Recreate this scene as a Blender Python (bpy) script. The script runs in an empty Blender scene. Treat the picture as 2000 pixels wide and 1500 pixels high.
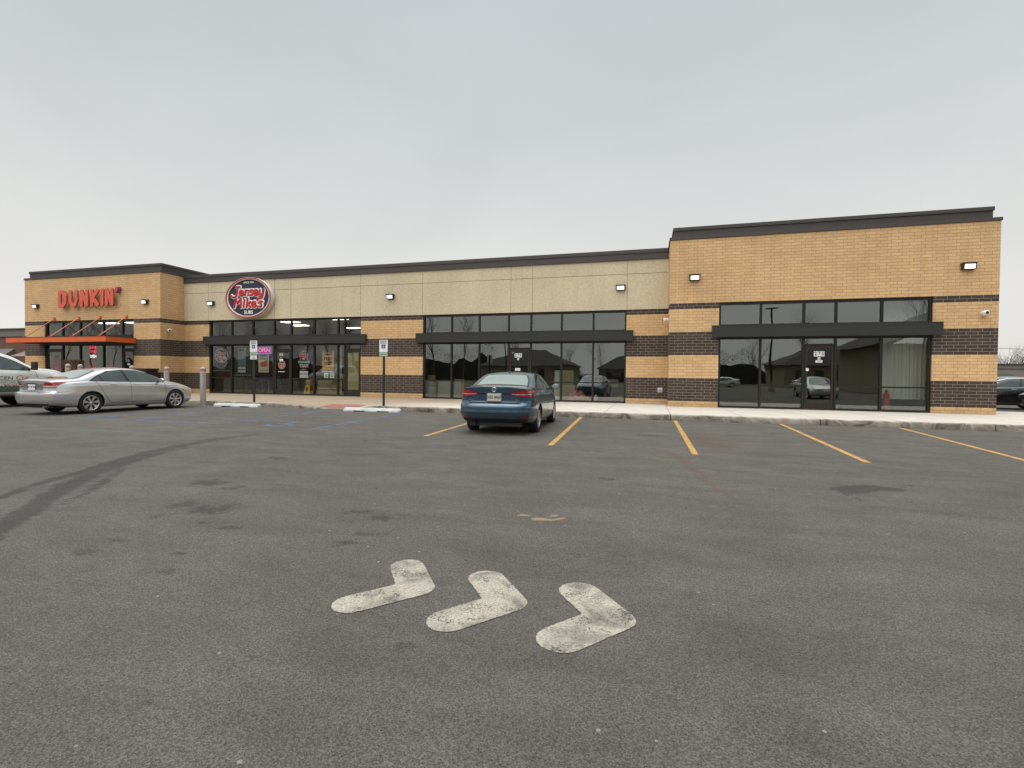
import bpy, bmesh, math, random
import numpy as np
from mathutils import Vector, Matrix
from mathutils.bvhtree import BVHTree
from mathutils.geometry import delaunay_2d_cdt

random.seed(7)
sc = bpy.context.scene
COL = sc.collection
R = math.radians

# ------------------------------------------------------------------ survey
F_PX, YAW, PIT, ROLL, CAM_Z = 957.39, -.2746, -.017, .0105, 1.193

def ray(u, v):
    xi = (u - 1000) / F_PX; zi = (750 - v) / F_PX
    cr, sr = math.cos(ROLL), math.sin(ROLL)
    xr = xi * cr - zi * sr; zz = xi * sr + zi * cr
    cp, sp = math.cos(PIT), math.sin(PIT)
    d = cp - zz * sp; z = sp + zz * cp
    cy, sy = math.cos(YAW), math.sin(YAW)
    return Vector((xr * cy + d * sy, -xr * sy + d * cy, z))

def P(u, v, Y):
    r = ray(u, v); t = Y / r.y
    return r.x * t, r.z * t + CAM_Z

def G(u, v, z=0.0):
    r = ray(u, v); t = (z - CAM_Z) / r.z
    return r.x * t, r.y * t

SW = .155                     # pavement height
CO = .1016                    # brick course
YF, YM = 18.36, 19.67         # front planes of the end blocks / the middle block
X0 = .624                     # left corner of the right block
XL0, XL1, XR1 = -32.5, -22.99, 10.158

def cz(n): return SW + n * CO

# ------------------------------------------------------------------ object helpers
def obj(name, me, mat=None, parent=None):
    o = bpy.data.objects.new(name, me)
    COL.objects.link(o)
    if mat is not None:
        for m in (mat if isinstance(mat, (list, tuple)) else [mat]): me.materials.append(m)
    if parent is not None: o.parent = parent
    return o

def tag(o, label=None, cat=None, group=None, kind=None):
    if label: o['label'] = label
    if cat: o['category'] = cat
    if group: o['group'] = group
    if kind: o['kind'] = kind
    return o

def thing(name, label, cat, loc=(0, 0, 0), rz=0, group=None, scale=1):
    o = bpy.data.objects.new(name, None); COL.objects.link(o)
    o.empty_display_size = .2
    o.location = loc; o.rotation_euler = (0, 0, rz); o.scale = (scale,) * 3
    return tag(o, label, cat, group)

def copy_tree(o, parent=None):
    c = o.copy(); COL.objects.link(c); c.parent = parent
    for ch in [k for k in bpy.data.objects if k.parent == o]: copy_tree(ch, c)
    return c

class MB:
    def __init__(s): s.v = []; s.f = []; s.m = []; s.sm = []
    def add(s, vs, fs, mi=0, smooth=False):
        b = len(s.v); s.v += [tuple(p) for p in vs]
        for f in fs: s.f.append([b + i for i in f]); s.m.append(mi); s.sm.append(smooth)
        return s
    def box(s, x0, x1, y0, y1, z0, z1, mi=0):
        v = [(x, y, z) for x in (x0, x1) for y in (y0, y1) for z in (z0, z1)]
        return s.add(v, [(0, 1, 3, 2), (4, 6, 7, 5), (0, 4, 5, 1), (2, 3, 7, 6), (0, 2, 6, 4), (1, 5, 7, 3)], mi)
    def obox(s, c, ax, ay, az, mi=0):          # oriented box, half axis vectors
        c, ax, ay, az = map(Vector, (c, ax, ay, az))
        v = [c + i * ax + j * ay + k * az for i in (-1, 1) for j in (-1, 1) for k in (-1, 1)]
        return s.add(v, [(0, 1, 3, 2), (4, 6, 7, 5), (0, 4, 5, 1), (2, 3, 7, 6), (0, 2, 6, 4), (1, 5, 7, 3)], mi)
    def poly(s, pts, mi=0): return s.add(pts, [list(range(len(pts)))], mi)
    def prism(s, pts, d, mi=0):                 # polygon + extrusion vector
        n = len(pts); d = Vector(d); a = [Vector(p) for p in pts]
        s.add(a + [p + d for p in a], [list(range(n))[::-1], list(range(n, 2 * n))] + [(i, (i + 1) % n, n + (i + 1) % n, n + i) for i in range(n)], mi)
        return s
    def tube(s, a, b, r0, r1=None, n=10, mi=0, cap=True):
        a, b = Vector(a), Vector(b); r1 = r0 if r1 is None else r1
        d = (b - a).normalized(); t = Vector((0, 0, 1)) if abs(d.z) < .9 else Vector((1, 0, 0))
        p = d.cross(t).normalized(); q = d.cross(p)
        vs = []
        for c, r in ((a, r0), (b, r1)):
            for i in range(n):
                t = 2 * math.pi * i / n; vs.append(c + p * r * math.cos(t) + q * r * math.sin(t))
        fs = [(i, (i + 1) % n, n + (i + 1) % n, n + i) for i in range(n)]
        s.add(vs, fs, mi, True)
        if cap: s.add(vs, [list(range(n))[::-1], list(range(n, 2 * n))], mi)
        return s
    def lathe(s, prof, axis='z', c=(0, 0, 0), n=32, mi=0, smooth=True):  # prof: (r, h)
        vs = []; m = len(prof); c = Vector(c)
        for i in range(n):
            t = 2 * math.pi * i / n
            for r, h in prof:
                if axis == 'z': p = Vector((r * math.cos(t), r * math.sin(t), h))
                elif axis == 'y': p = Vector((r * math.cos(t), h, r * math.sin(t)))
                else: p = Vector((h, r * math.cos(t), r * math.sin(t)))
                vs.append(c + p)
        fs = [(i * m + j, ((i + 1) % n) * m + j, ((i + 1) % n) * m + j + 1, i * m + j + 1) for i in range(n) for j in range(m - 1)]
        return s.add(vs, fs, mi, smooth)
    def build(s, name, mat, parent=None, bevel=0):
        me = bpy.data.meshes.new(name); me.from_pydata(s.v, [], s.f)
        me.polygons.foreach_set('material_index', s.m); me.polygons.foreach_set('use_smooth', s.sm)
        bm = bmesh.new(); bm.from_mesh(me)
        bmesh.ops.recalc_face_normals(bm, faces=bm.faces)
        if bevel:
            bmesh.ops.remove_doubles(bm, verts=bm.verts, dist=1e-5)
            es = [e for e in bm.edges if len(e.link_faces) == 2 and e.calc_face_angle(0) > .6]
            bmesh.ops.bevel(bm, geom=es, offset=bevel, segments=2, affect='EDGES', profile=.5)
        bm.to_mesh(me); bm.free(); me.update()
        return obj(name, me, mat, parent)

# ------------------------------------------------------------------ materials
def mat(name): 
    m = bpy.data.materials.new(name); m.use_nodes = True
    nt = m.node_tree; return m, nt, nt.nodes, nt.links, nt.nodes['Principled BSDF']

def N(nd, t, **k):
    n = nd.new(t)
    for a, b in k.items(): setattr(n, a, b)
    return n

def mth(nd, lk, op, a, b=None, c=None):
    n = nd.new('ShaderNodeMath'); n.operation = op
    for i, x in enumerate((a, b, c)):
        if x is None: continue
        if isinstance(x, (int, float)): n.inputs[i].default_value = x
        else: lk.new(x, n.inputs[i])
    return n.outputs[0]

def mixc(nd, lk, fac, a, b, blend='MIX'):
    n = nd.new('ShaderNodeMix'); n.data_type = 'RGBA'; n.blend_type = blend
    for s, x in ((0, fac), (6, a), (7, b)):
        if isinstance(x, (int, float)): n.inputs[s].default_value = x
        elif isinstance(x, tuple): n.inputs[s].default_value = (*x, 1) if len(x) == 3 else x
        else: lk.new(x, n.inputs[s])
    return n.outputs[2]

def simple(name, col, rough=.6, metal=0, coat=0, noise=.12, nscale=6, emit=0, bump=0, spec=.5):
    m, nt, nd, lk, b = mat(name)
    tc = N(nd, 'ShaderNodeTexCoord'); nz = N(nd, 'ShaderNodeTexNoise')
    nz.inputs['Scale'].default_value = nscale; nz.inputs['Detail'].default_value = 5
    lk.new(tc.outputs['Object'], nz.inputs['Vector'])
    f = mth(nd, lk, 'MULTIPLY_ADD', nz.outputs[0], 2 * noise, 1 - noise)
    c = mixc(nd, lk, 1.0, col, f, 'MULTIPLY'); lk.new(c, b.inputs['Base Color'])
    b.inputs['Roughness'].default_value = rough; b.inputs['Metallic'].default_value = metal
    b.inputs['Coat Weight'].default_value = coat; b.inputs['Coat Roughness'].default_value = .03
    b.inputs['Specular IOR Level'].default_value = spec
    if emit:
        b.inputs['Emission Color'].default_value = (*col, 1); b.inputs['Emission Strength'].default_value = emit
    if bump:
        bp = N(nd, 'ShaderNodeBump'); bp.inputs['Strength'].default_value = bump; bp.inputs['Distance'].default_value = .01
        lk.new(nz.outputs[0], bp.inputs['Height']); lk.new(bp.outputs[0], b.inputs['Normal'])
    return m

def brick_mat():
    m, nt, nd, lk, b = mat('banded utility brick')
    g = N(nd, 'ShaderNodeNewGeometry'); sp = N(nd, 'ShaderNodeSeparateXYZ'); lk.new(g.outputs['Position'], sp.inputs[0])
    u = mth(nd, lk, 'ADD', sp.outputs[0], sp.outputs[1]); u = mth(nd, lk, 'SUBTRACT', u, X0 + YF - 61 * .3048)
    z = mth(nd, lk, 'SUBTRACT', sp.outputs[2], SW)
    cv = N(nd, 'ShaderNodeCombineXYZ'); lk.new(u, cv.inputs[0]); lk.new(z, cv.inputs[1])
    br = N(nd, 'ShaderNodeTexBrick'); br.offset = .37; br.offset_frequency = 2; br.squash = 1
    lk.new(cv.outputs[0], br.inputs['Vector'])
    for k, v in (('Scale', 1), ('Mortar Size', .0062), ('Mortar Smooth', .15), ('Bias', 0), ('Brick Width', .3048), ('Row Height', CO)): br.inputs[k].default_value = v
    br.inputs['Color1'].default_value = (0, 0, 0, 1); br.inputs['Color2'].default_value = (1, 1, 1, 1); br.inputs['Mortar'].default_value = (.5, .5, .5, 1)
    n = mth(nd, lk, 'DIVIDE', z, CO); band = None
    for a, c in ((2, 10), (18, 26), (34, 36)):
        s = mth(nd, lk, 'MULTIPLY', mth(nd, lk, 'GREATER_THAN', n, a), mth(nd, lk, 'LESS_THAN', n, c))
        band = s if band is None else mth(nd, lk, 'ADD', band, s)
    nz = N(nd, 'ShaderNodeTexNoise'); nz.inputs['Scale'].default_value = 30; nz.inputs['Detail'].default_value = 6; lk.new(g.outputs['Position'], nz.inputs['Vector'])
    nl = N(nd, 'ShaderNodeTexNoise'); nl.inputs['Scale'].default_value = .55; nl.inputs['Detail'].default_value = 4; lk.new(g.outputs['Position'], nl.inputs['Vector'])
    tan = mixc(nd, lk, br.outputs['Color'], (.560, .360, .178), (.635, .420, .212))
    drk = mixc(nd, lk, br.outputs['Color'], (.038, .026, .021), (.056, .040, .032))
    bc = mixc(nd, lk, band, tan, drk)
    mc = mixc(nd, lk, band, (.34, .205, .10), (.27, .22, .17))
    c = mixc(nd, lk, br.outputs['Fac'], bc, mc)
    mps = N(nd, 'ShaderNodeMapping'); mps.inputs['Scale'].default_value = (3, 3, .22); lk.new(g.outputs['Position'], mps.inputs[0])
    ns_ = N(nd, 'ShaderNodeTexNoise'); ns_.inputs['Scale'].default_value = 1; ns_.inputs['Detail'].default_value = 6; lk.new(mps.outputs[0], ns_.inputs['Vector'])
    nz_s = mth(nd, lk, 'MULTIPLY_ADD', ns_.outputs[0], .30, .85)
    v = mth(nd, lk, 'MULTIPLY', nz_s, mth(nd, lk, 'MULTIPLY_ADD', nz.outputs[0], .30, .85)); v2 = mth(nd, lk, 'MULTIPLY_ADD', nl.outputs[0], .34, .83)
    c = mixc(nd, lk, 1.0, c, mth(nd, lk, 'MULTIPLY', v, v2), 'MULTIPLY')
    # wall gets darker towards the pavement
    gr = N(nd, 'ShaderNodeMapRange'); lk.new(z, gr.inputs[0]); gr.inputs[1].default_value = 0; gr.inputs[2].default_value = .35; gr.inputs[3].default_value = .78; gr.inputs[4].default_value = 1
    c = mixc(nd, lk, 1.0, c, gr.outputs[0], 'MULTIPLY')
    lk.new(c, b.inputs['Base Color']); b.inputs['Roughness'].default_value = .85
    h = mth(nd, lk, 'MULTIPLY_ADD', nz.outputs[0], .25, mth(nd, lk, 'SUBTRACT', 1, br.outputs['Fac']))
    bp = N(nd, 'ShaderNodeBump'); bp.inputs['Strength'].default_value = .6; bp.inputs['Distance'].default_value = .008
    lk.new(h, bp.inputs['Height']); lk.new(bp.outputs[0], b.inputs['Normal'])
    return m

def stucco_mat():
    m, nt, nd, lk, b = mat('sand finish stucco')
    g = N(nd, 'ShaderNodeNewGeometry')
    a = N(nd, 'ShaderNodeTexNoise'); a.inputs['Scale'].default_value = 11; a.inputs['Detail'].default_value = 8; a.inputs['Roughness'].default_value = .75; lk.new(g.outputs['Position'], a.inputs['Vector'])
    l = N(nd, 'ShaderNodeTexNoise'); l.inputs['Scale'].default_value = .7; lk.new(g.outputs['Position'], l.inputs['Vector'])
    mps = N(nd, 'ShaderNodeMapping'); mps.inputs['Scale'].default_value = (2.5, 2.5, .25); lk.new(g.outputs['Position'], mps.inputs[0])
    ns_ = N(nd, 'ShaderNodeTexNoise'); ns_.inputs['Scale'].default_value = 1; ns_.inputs['Detail'].default_value = 7; lk.new(mps.outputs[0], ns_.inputs['Vector'])
    f = mth(nd, lk, 'MULTIPLY', mth(nd, lk, 'MULTIPLY', mth(nd, lk, 'MULTIPLY_ADD', a.outputs[0], 1.0, .50), mth(nd, lk, 'MULTIPLY_ADD', l.outputs[0], .25, .88)), mth(nd, lk, 'MULTIPLY_ADD', ns_.outputs[0], .24, .88))
    lk.new(mixc(nd, lk, 1.0, (.55, .475, .335), f, 'MULTIPLY'), b.inputs['Base Color']); b.inputs['Roughness'].default_value = .92
    bp = N(nd, 'ShaderNodeBump'); bp.inputs['Strength'].default_value = .4; bp.inputs['Distance'].default_value = .01
    lk.new(a.outputs[0], bp.inputs['Height']); lk.new(bp.outputs[0], b.inputs['Normal'])
    return m

def asphalt_mat():
    m, nt, nd, lk, b = mat('worn asphalt')
    g = N(nd, 'ShaderNodeNewGeometry'); pos = g.outputs['Position']
    def noise(s, d=4, r=.6):
        n = N(nd, 'ShaderNodeTexNoise'); n.inputs['Scale'].default_value = s; n.inputs['Detail'].default_value = d; n.inputs['Roughness'].default_value = r
        lk.new(pos, n.inputs['Vector']); return n.outputs[0]
    big, mid, fine, fine2 = noise(.22, 5), noise(1.6, 6, .65), noise(120, 5, .8), noise(300, 2, .7)
    vo = N(nd, 'ShaderNodeTexVoronoi'); vo.inputs['Scale'].default_value = 190; lk.new(pos, vo.inputs['Vector'])
    vo2 = N(nd, 'ShaderNodeTexVoronoi'); vo2.inputs['Scale'].default_value = 9; lk.new(pos, vo2.inputs['Vector'])
    sepc = N(nd, 'ShaderNodeSeparateXYZ'); lk.new(vo.outputs['Color'], sepc.inputs[0])
    mpn = N(nd, 'ShaderNodeMapping'); mpn.inputs['Scale'].default_value = (.8, 2.3, 1); mpn.inputs['Rotation'].default_value = (0, 0, R(6)); lk.new(pos, mpn.inputs[0])
    stn = N(nd, 'ShaderNodeTexNoise'); stn.inputs['Scale'].default_value = 1.0; stn.inputs['Detail'].default_value = 8; stn.inputs['Roughness'].default_value = .72; stn.inputs['Distortion'].default_value = .5; lk.new(mpn.outputs[0], stn.inputs['Vector'])
    f = mth(nd, lk, 'MULTIPLY', mth(nd, lk, 'MULTIPLY_ADD', big, .40, .80), mth(nd, lk, 'MULTIPLY_ADD', stn.outputs[0], .95, .525))
    f = mth(nd, lk, 'MULTIPLY', f, mth(nd, lk, 'MULTIPLY_ADD', mid, .50, .75))
    f = mth(nd, lk, 'MULTIPLY', f, mth(nd, lk, 'MULTIPLY_ADD', fine, 2.2, -.10))
    f = mth(nd, lk, 'MULTIPLY', f, mth(nd, lk, 'MULTIPLY_ADD', fine2, 1.6, .2))
    f = mth(nd, lk, 'MULTIPLY', f, mth(nd, lk, 'MULTIPLY_ADD', sepc.outputs[0], .9, .55))
    tint = mixc(nd, lk, noise(.6, 4), (.110, .101, .089), (.103, .099, .088))
    c = mixc(nd, lk, 1.0, tint, f, 'MULTIPLY')
    # scattered pale chips of stone
    s2 = N(nd, 'ShaderNodeSeparateXYZ'); lk.new(vo2.outputs['Color'], s2.inputs[0])
    chip = mth(nd, lk, 'MULTIPLY', mth(nd, lk, 'LESS_THAN', vo2.outputs['Distance'], .075), mth(nd, lk, 'GREATER_THAN', s2.outputs[1], .80))
    c = mixc(nd, lk, mth(nd, lk, 'MULTIPLY', chip, .55), c, (.42, .38, .31))
    # painted-in history of the lot: r = wet/oil, g = rust/red dust, b = pale spill
    at = N(nd, 'ShaderNodeAttribute'); at.attribute_name = 'stain'; ss = N(nd, 'ShaderNodeSeparateColor'); lk.new(at.outputs['Color'], ss.inputs[0])
    def mask(ch, amp=.5, lo=.42, hi=.58):
        w = mth(nd, lk, 'ADD', ch, mth(nd, lk, 'MULTIPLY_ADD', noise(6.5, 7, .78), amp, -amp / 2))
        mr = N(nd, 'ShaderNodeMapRange'); lk.new(w, mr.inputs[0]); mr.inputs[1].default_value = lo; mr.inputs[2].default_value = hi
        return mr.outputs[0]
    c = mixc(nd, lk, mth(nd, lk, 'MULTIPLY', mask(ss.outputs[0], 1.5, .38, .58), .52), c, (.022, .023, .024))
    c = mixc(nd, lk, mth(nd, lk, 'MULTIPLY', mask(ss.outputs[1], .7, .25, .9), .45), c, (.13, .055, .035))
    c = mixc(nd, lk, mth(nd, lk, 'MULTIPLY', mask(ss.outputs[2], .5, .45, .6), .8), c, (.34, .24, .14))
    lk.new(c, b.inputs['Base Color'])
    b.inputs['Roughness'].default_value = .9; b.inputs['Specular IOR Level'].default_value = .25
    bp = N(nd, 'ShaderNodeBump'); bp.inputs['Strength'].default_value = .8; bp.inputs['Distance'].default_value = .006
    lk.new(mth(nd, lk, 'ADD', fine, vo.outputs['Distance']), bp.inputs['Height']); lk.new(bp.outputs[0], b.inputs['Normal'])
    return m

def paint_mat(name, col, wear=.5, scale=60, under=(.10, .095, .09), patch=1.0):
    """thin road paint: keeps the grit of the asphalt and shows it where it is worn"""
    m, nt, nd, lk, b = mat(name)
    g = N(nd, 'ShaderNodeNewGeometry'); pos = g.outputs['Position']
    a = N(nd, 'ShaderNodeTexNoise'); a.inputs['Scale'].default_value = scale; a.inputs['Detail'].default_value = 6; a.inputs['Roughness'].default_value = .8; lk.new(pos, a.inputs['Vector'])
    l = N(nd, 'ShaderNodeTexNoise'); l.inputs['Scale'].default_value = 5.5; l.inputs['Detail'].default_value = 5; l.inputs['Distortion'].default_value = .6; lk.new(pos, l.inputs['Vector'])
    w = mth(nd, lk, 'ADD', mth(nd, lk, 'MULTIPLY', a.outputs[0], 1.0), mth(nd, lk, 'MULTIPLY', l.outputs[0], patch))
    mr = N(nd, 'ShaderNodeMapRange'); lk.new(w, mr.inputs[0]); mr.inputs[1].default_value = (1 + patch) / 2 + .10 - wear * .3; mr.inputs[2].default_value = (1 + patch) / 2 + .42 - wear * .3
    c = mixc(nd, lk, mr.outputs[0], col, under)
    g2 = N(nd, 'ShaderNodeTexVoronoi'); g2.inputs['Scale'].default_value = 150; lk.new(pos, g2.inputs['Vector']); gs = N(nd, 'ShaderNodeSeparateXYZ'); lk.new(g2.outputs['Color'], gs.inputs[0])
    c = mixc(nd, lk, 1.0, c, mth(nd, lk, 'MULTIPLY', mth(nd, lk, 'MULTIPLY_ADD', a.outputs[0], 1.5, .25), mth(nd, lk, 'MULTIPLY_ADD', gs.outputs[0], .5, .75)), 'MULTIPLY')
    lk.new(c, b.inputs['Base Color']); b.inputs['Roughness'].default_value = .85
    bp = N(nd, 'ShaderNodeBump'); bp.inputs['Strength'].default_value = .5; bp.inputs['Distance'].default_value = .006
    lk.new(a.outputs[0], bp.inputs['Height']); lk.new(bp.outputs[0], b.inputs['Normal'])
    return m

def worn_line_mat(name, col, amount=.6):
    """road paint mostly scuffed away: alpha holes let the asphalt show"""
    m = paint_mat(name, col, .3, 40)
    nd, lk = m.node_tree.nodes, m.node_tree.links; b = nd['Principled BSDF']
    g = N(nd, 'ShaderNodeNewGeometry')
    a = N(nd, 'ShaderNodeTexNoise'); a.inputs['Scale'].default_value = 3.2; a.inputs['Detail'].default_value = 8; a.inputs['Roughness'].default_value = .8; lk.new(g.outputs['Position'], a.inputs['Vector'])
    mr = N(nd, 'ShaderNodeMapRange'); lk.new(a.outputs[0], mr.inputs[0]); mr.inputs[1].default_value = .30 + amount * .2; mr.inputs[2].default_value = .50 + amount * .2
    mr.inputs[4].default_value = .75
    lk.new(mr.outputs[0], b.inputs['Alpha'])
    return m

def concrete_mat():
    m, nt, nd, lk, b = mat('broom finish concrete')
    g = N(nd, 'ShaderNodeNewGeometry'); sp = N(nd, 'ShaderNodeSeparateXYZ'); lk.new(g.outputs['Position'], sp.inputs[0])
    def noise(s, d=5, r=.65):
        n = N(nd, 'ShaderNodeTexNoise'); n.inputs['Scale'].default_value = s; n.inputs['Detail'].default_value = d; n.inputs['Roughness'].default_value = r
        lk.new(g.outputs['Position'], n.inputs['Vector']); return n.outputs[0]
    mr = N(nd, 'ShaderNodeMapRange'); lk.new(mth(nd, lk, 'ADD', sp.outputs[0], mth(nd, lk, 'MULTIPLY_ADD', noise(.9), 3.0, mth(nd, lk, 'MULTIPLY', sp.outputs[1], -.9))), mr.inputs[0])
    mr.inputs[1].default_value = -22.5; mr.inputs[2].default_value = -17.5
    c = mixc(nd, lk, mr.outputs[0], (.30, .235, .165), (.53, .49, .425))
    c = mixc(nd, lk, 1.0, c, mth(nd, lk, 'MULTIPLY', mth(nd, lk, 'MULTIPLY_ADD', noise(1.7), .5, .75), mth(nd, lk, 'MULTIPLY_ADD', noise(60), .5, .75)), 'MULTIPLY')
    # control joints
    fx = mth(nd, lk, 'FRACT', mth(nd, lk, 'DIVIDE', mth(nd, lk, 'SUBTRACT', sp.outputs[0], .55 - 40 * 1.83), 1.83))
    j = mth(nd, lk, 'LESS_THAN', fx, .012)
    fy = mth(nd, lk, 'LESS_THAN', mth(nd, lk, 'ABSOLUTE', mth(nd, lk, 'SUBTRACT', sp.outputs[1], 16.9)), .009)
    j = mth(nd, lk, 'MULTIPLY', j, mth(nd, lk, 'GREATER_THAN', sp.outputs[2], .01))
    c = mixc(nd, lk, mth(nd, lk, 'MULTIPLY', j, .65), c, (.12, .10, .085))
    lk.new(c, b.inputs['Base Color']); b.inputs['Roughness'].default_value = .9
    return m

def curb_mat():
    m, nt, nd, lk, b = mat('stained kerb concrete')
    g = N(nd, 'ShaderNodeNewGeometry'); sp = N(nd, 'ShaderNodeSeparateXYZ'); lk.new(g.outputs['Position'], sp.inputs[0])
    n = N(nd, 'ShaderNodeTexNoise'); n.inputs['Scale'].default_value = 2.2; n.inputs['Detail'].default_value = 8; n.inputs['Roughness'].default_value = .7; lk.new(g.outputs['Position'], n.inputs['Vector'])
    n.inputs['Distortion'].default_value = 1.2; hc = N(nd, 'ShaderNodeMapRange'); lk.new(n.outputs[0], hc.inputs[0]); hc.inputs[1].default_value = .36; hc.inputs[2].default_value = .62
    c = mixc(nd, lk, hc.outputs[0], (.085, .070, .058), (.40, .36, .30))
    kj = mth(nd, lk, 'LESS_THAN', mth(nd, lk, 'FRACT', mth(nd, lk, 'DIVIDE', mth(nd, lk, 'SUBTRACT', sp.outputs[0], .55 - 73.2), 3.66)), .006)
    c = mixc(nd, lk, kj, c, (.04, .035, .03))
    mr = N(nd, 'ShaderNodeMapRange'); lk.new(sp.outputs[2], mr.inputs[0]); mr.inputs[1].default_value = -.02; mr.inputs[2].default_value = .16; mr.inputs[3].default_value = .55; mr.inputs[4].default_value = 1.1
    lk.new(mixc(nd, lk, 1.0, c, mr.outputs[0], 'MULTIPLY'), b.inputs['Base Color']); b.inputs['Roughness'].default_value = .9
    return m

def glass_mat(name, refl=.2, tint=(.45, .47, .45), wave=.0022):
    m, nt, nd, lk, b = mat(name); nd.remove(b); out = nd['Material Output']
    tr = N(nd, 'ShaderNodeBsdfTransparent'); tr.inputs[0].default_value = (*tint, 1)
    gl = N(nd, 'ShaderNodeBsdfGlossy'); gl.inputs['Roughness'].default_value = .0; gl.inputs[0].default_value = (.90, .96, .93, 1)
    fr = N(nd, 'ShaderNodeLayerWeight'); fr.inputs[0].default_value = .5
    f = mth(nd, lk, 'MINIMUM', mth(nd, lk, 'MULTIPLY_ADD', mth(nd, lk, 'POWER', fr.outputs['Facing'], 4.0), .7, refl), 1)
    g = N(nd, 'ShaderNodeNewGeometry'); nz = N(nd, 'ShaderNodeTexNoise'); nz.inputs['Scale'].default_value = 1.1; nz.inputs['Detail'].default_value = 1; lk.new(g.outputs['Position'], nz.inputs['Vector'])
    bp = N(nd, 'ShaderNodeBump'); bp.inputs['Strength'].default_value = 1; bp.inputs['Distance'].default_value = wave
    lk.new(nz.outputs[0], bp.inputs['Height']); lk.new(bp.outputs[0], gl.inputs['Normal'])
    mx = N(nd, 'ShaderNodeMixShader'); lk.new(f, mx.inputs[0]); lk.new(tr.outputs[0], mx.inputs[1]); lk.new(gl.outputs[0], mx.inputs[2])
    lk.new(mx.outputs[0], out.inputs[0])
    return m

def paint(name, col, metal=.5, rough=.35, flake=.04):
    m, nt, nd, lk, b = mat(name)
    tc = N(nd, 'ShaderNodeTexCoord'); n = N(nd, 'ShaderNodeTexNoise'); n.inputs['Scale'].default_value = 3; n.inputs['Detail'].default_value = 5; lk.new(tc.outputs['Object'], n.inputs['Vector'])
    sp = N(nd, 'ShaderNodeSeparateXYZ'); lk.new(tc.outputs['Object'], sp.inputs[0])
    mr = N(nd, 'ShaderNodeMapRange'); lk.new(mth(nd, lk, 'MULTIPLY_ADD', n.outputs[0], .2, sp.outputs[2]), mr.inputs[0]); mr.inputs[1].default_value = .25; mr.inputs[2].default_value = .75
    dirt = mixc(nd, lk, mth(nd, lk, 'MULTIPLY', mth(nd, lk, 'SUBTRACT', 1, mr.outputs[0]), .35), col, (.09, .08, .07))
    lk.new(mixc(nd, lk, 1.0, dirt, mth(nd, lk, 'MULTIPLY_ADD', n.outputs[0], 2 * flake, 1 - flake), 'MULTIPLY'), b.inputs['Base Color'])
    b.inputs['Metallic'].default_value = metal; b.inputs['Roughness'].default_value = rough
    b.inputs['Coat Weight'].default_value = 1; b.inputs['Coat Roughness'].default_value = .04
    return m

M = {}
M['brick'] = brick_mat(); M['stucco'] = stucco_mat(); M['asphalt'] = asphalt_mat(); M['concrete'] = concrete_mat(); M['curb'] = curb_mat()
M['coping'] = simple('dark bronze coping metal', (.050, .041, .038), .55, .0, noise=.15, nscale=1.5)
M['coping2'] = simple('dark bronze coping cap', (.048, .041, .039), .6, .0, noise=.1, nscale=1.5)
M['frame'] = simple('black anodised frame', (.012, .011, .010), .45, .2, noise=.1)
M['doorframe'] = simple('dark bronze door frame', (.022, .016, .013), .45, .2, noise=.1)
M['canopy'] = simple('charcoal canopy panel', (.019, .020, .018), .7, noise=.08, nscale=2)
M['glass_dark'] = glass_mat('tinted storefront glass', .21, (.62, .64, .62))
M['glass_lit'] = glass_mat('storefront glass of lit shop', .10, (.70, .72, .70))
M['joint'] = simple('stucco joint line', (.26, .21, .145), .9)  # plain darker colour of the panel joints
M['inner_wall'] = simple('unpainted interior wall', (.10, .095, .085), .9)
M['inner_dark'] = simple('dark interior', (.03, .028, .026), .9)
M['warm_wall'] = simple('warm beige interior wall', (.34, .27, .19), .9)
M['green_wall'] = simple('dark green grey lower wall', (.10, .11, .09), .9)
M['wood'] = simple('pale wood panelling', (.42, .27, .13), .6, nscale=3, noise=.25)
M['floor'] = simple('grey floor tiles', (.18, .16, .14), .5)
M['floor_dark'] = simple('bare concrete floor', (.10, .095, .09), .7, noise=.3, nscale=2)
M['roof'] = simple('roof membrane', (.3, .29, .27), .9)
M['white'] = simple('white plastic', (.72, .72, .70), .5, noise=.05)
M['black'] = simple('black plastic', (.012, .012, .012), .55)
M['black_metal'] = simple('black painted post', (.013, .013, .012), .5, noise=.2)
M['lamp'] = simple('lit lamp lens', (1.0, .97, .92), .4, noise=.0, emit=1.1)
M['ceiling_lamp'] = simple('ceiling light panel', (1.0, .93, .82), .4, noise=0, emit=7)
M['ceil'] = simple('ceiling tiles', (.5, .47, .42), .9)
M['orange'] = simple('orange painted steel', (.66, .115, .022), .5, noise=.10, nscale=3)
M['orange_letter'] = simple('orange red sign face', (.66, .10, .055), .5, noise=.03)
M['letter_side'] = simple('dark letter return', (.03, .012, .01), .6)
M['magenta'] = simple('magenta sign face', (.40, .05, .16), .5)
M['navy'] = simple('navy sign face', (.012, .015, .04), .45)
M['red'] = simple('red sign vinyl', (.50, .012, .022), .45, noise=.05)
M['signwhite'] = simple('white sign vinyl', (.78, .78, .76), .45, noise=.04)
M['rimred'] = simple('red sign rim', (.42, .05, .045), .4)
M['rimsteel'] = simple('pale sign cabinet', (.62, .58, .54), .35, noise=.05)
M['shade'] = simple('charcoal roller shade', (.028, .029, .028), .8)
M['yellowposter'] = simple('amber poster', (.62, .32, .045), .6, noise=.04)
M['poster'] = simple('cream poster', (.52, .47, .40), .6, noise=.05)
M['posterink'] = simple('black poster ink', (.012, .012, .012), .6)
M['food'] = simple('printed food picture', (.42, .13, .05), .6, noise=.6, nscale=30)
M['kraft'] = simple('kraft paper on the glass', (.34, .30, .14), .8, noise=.35, nscale=3)
M['card'] = simple('brown cardboard', (.35, .25, .14), .85, noise=.25, nscale=4)
M['board'] = simple('pale board', (.42, .42, .34), .8, noise=.15)
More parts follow.
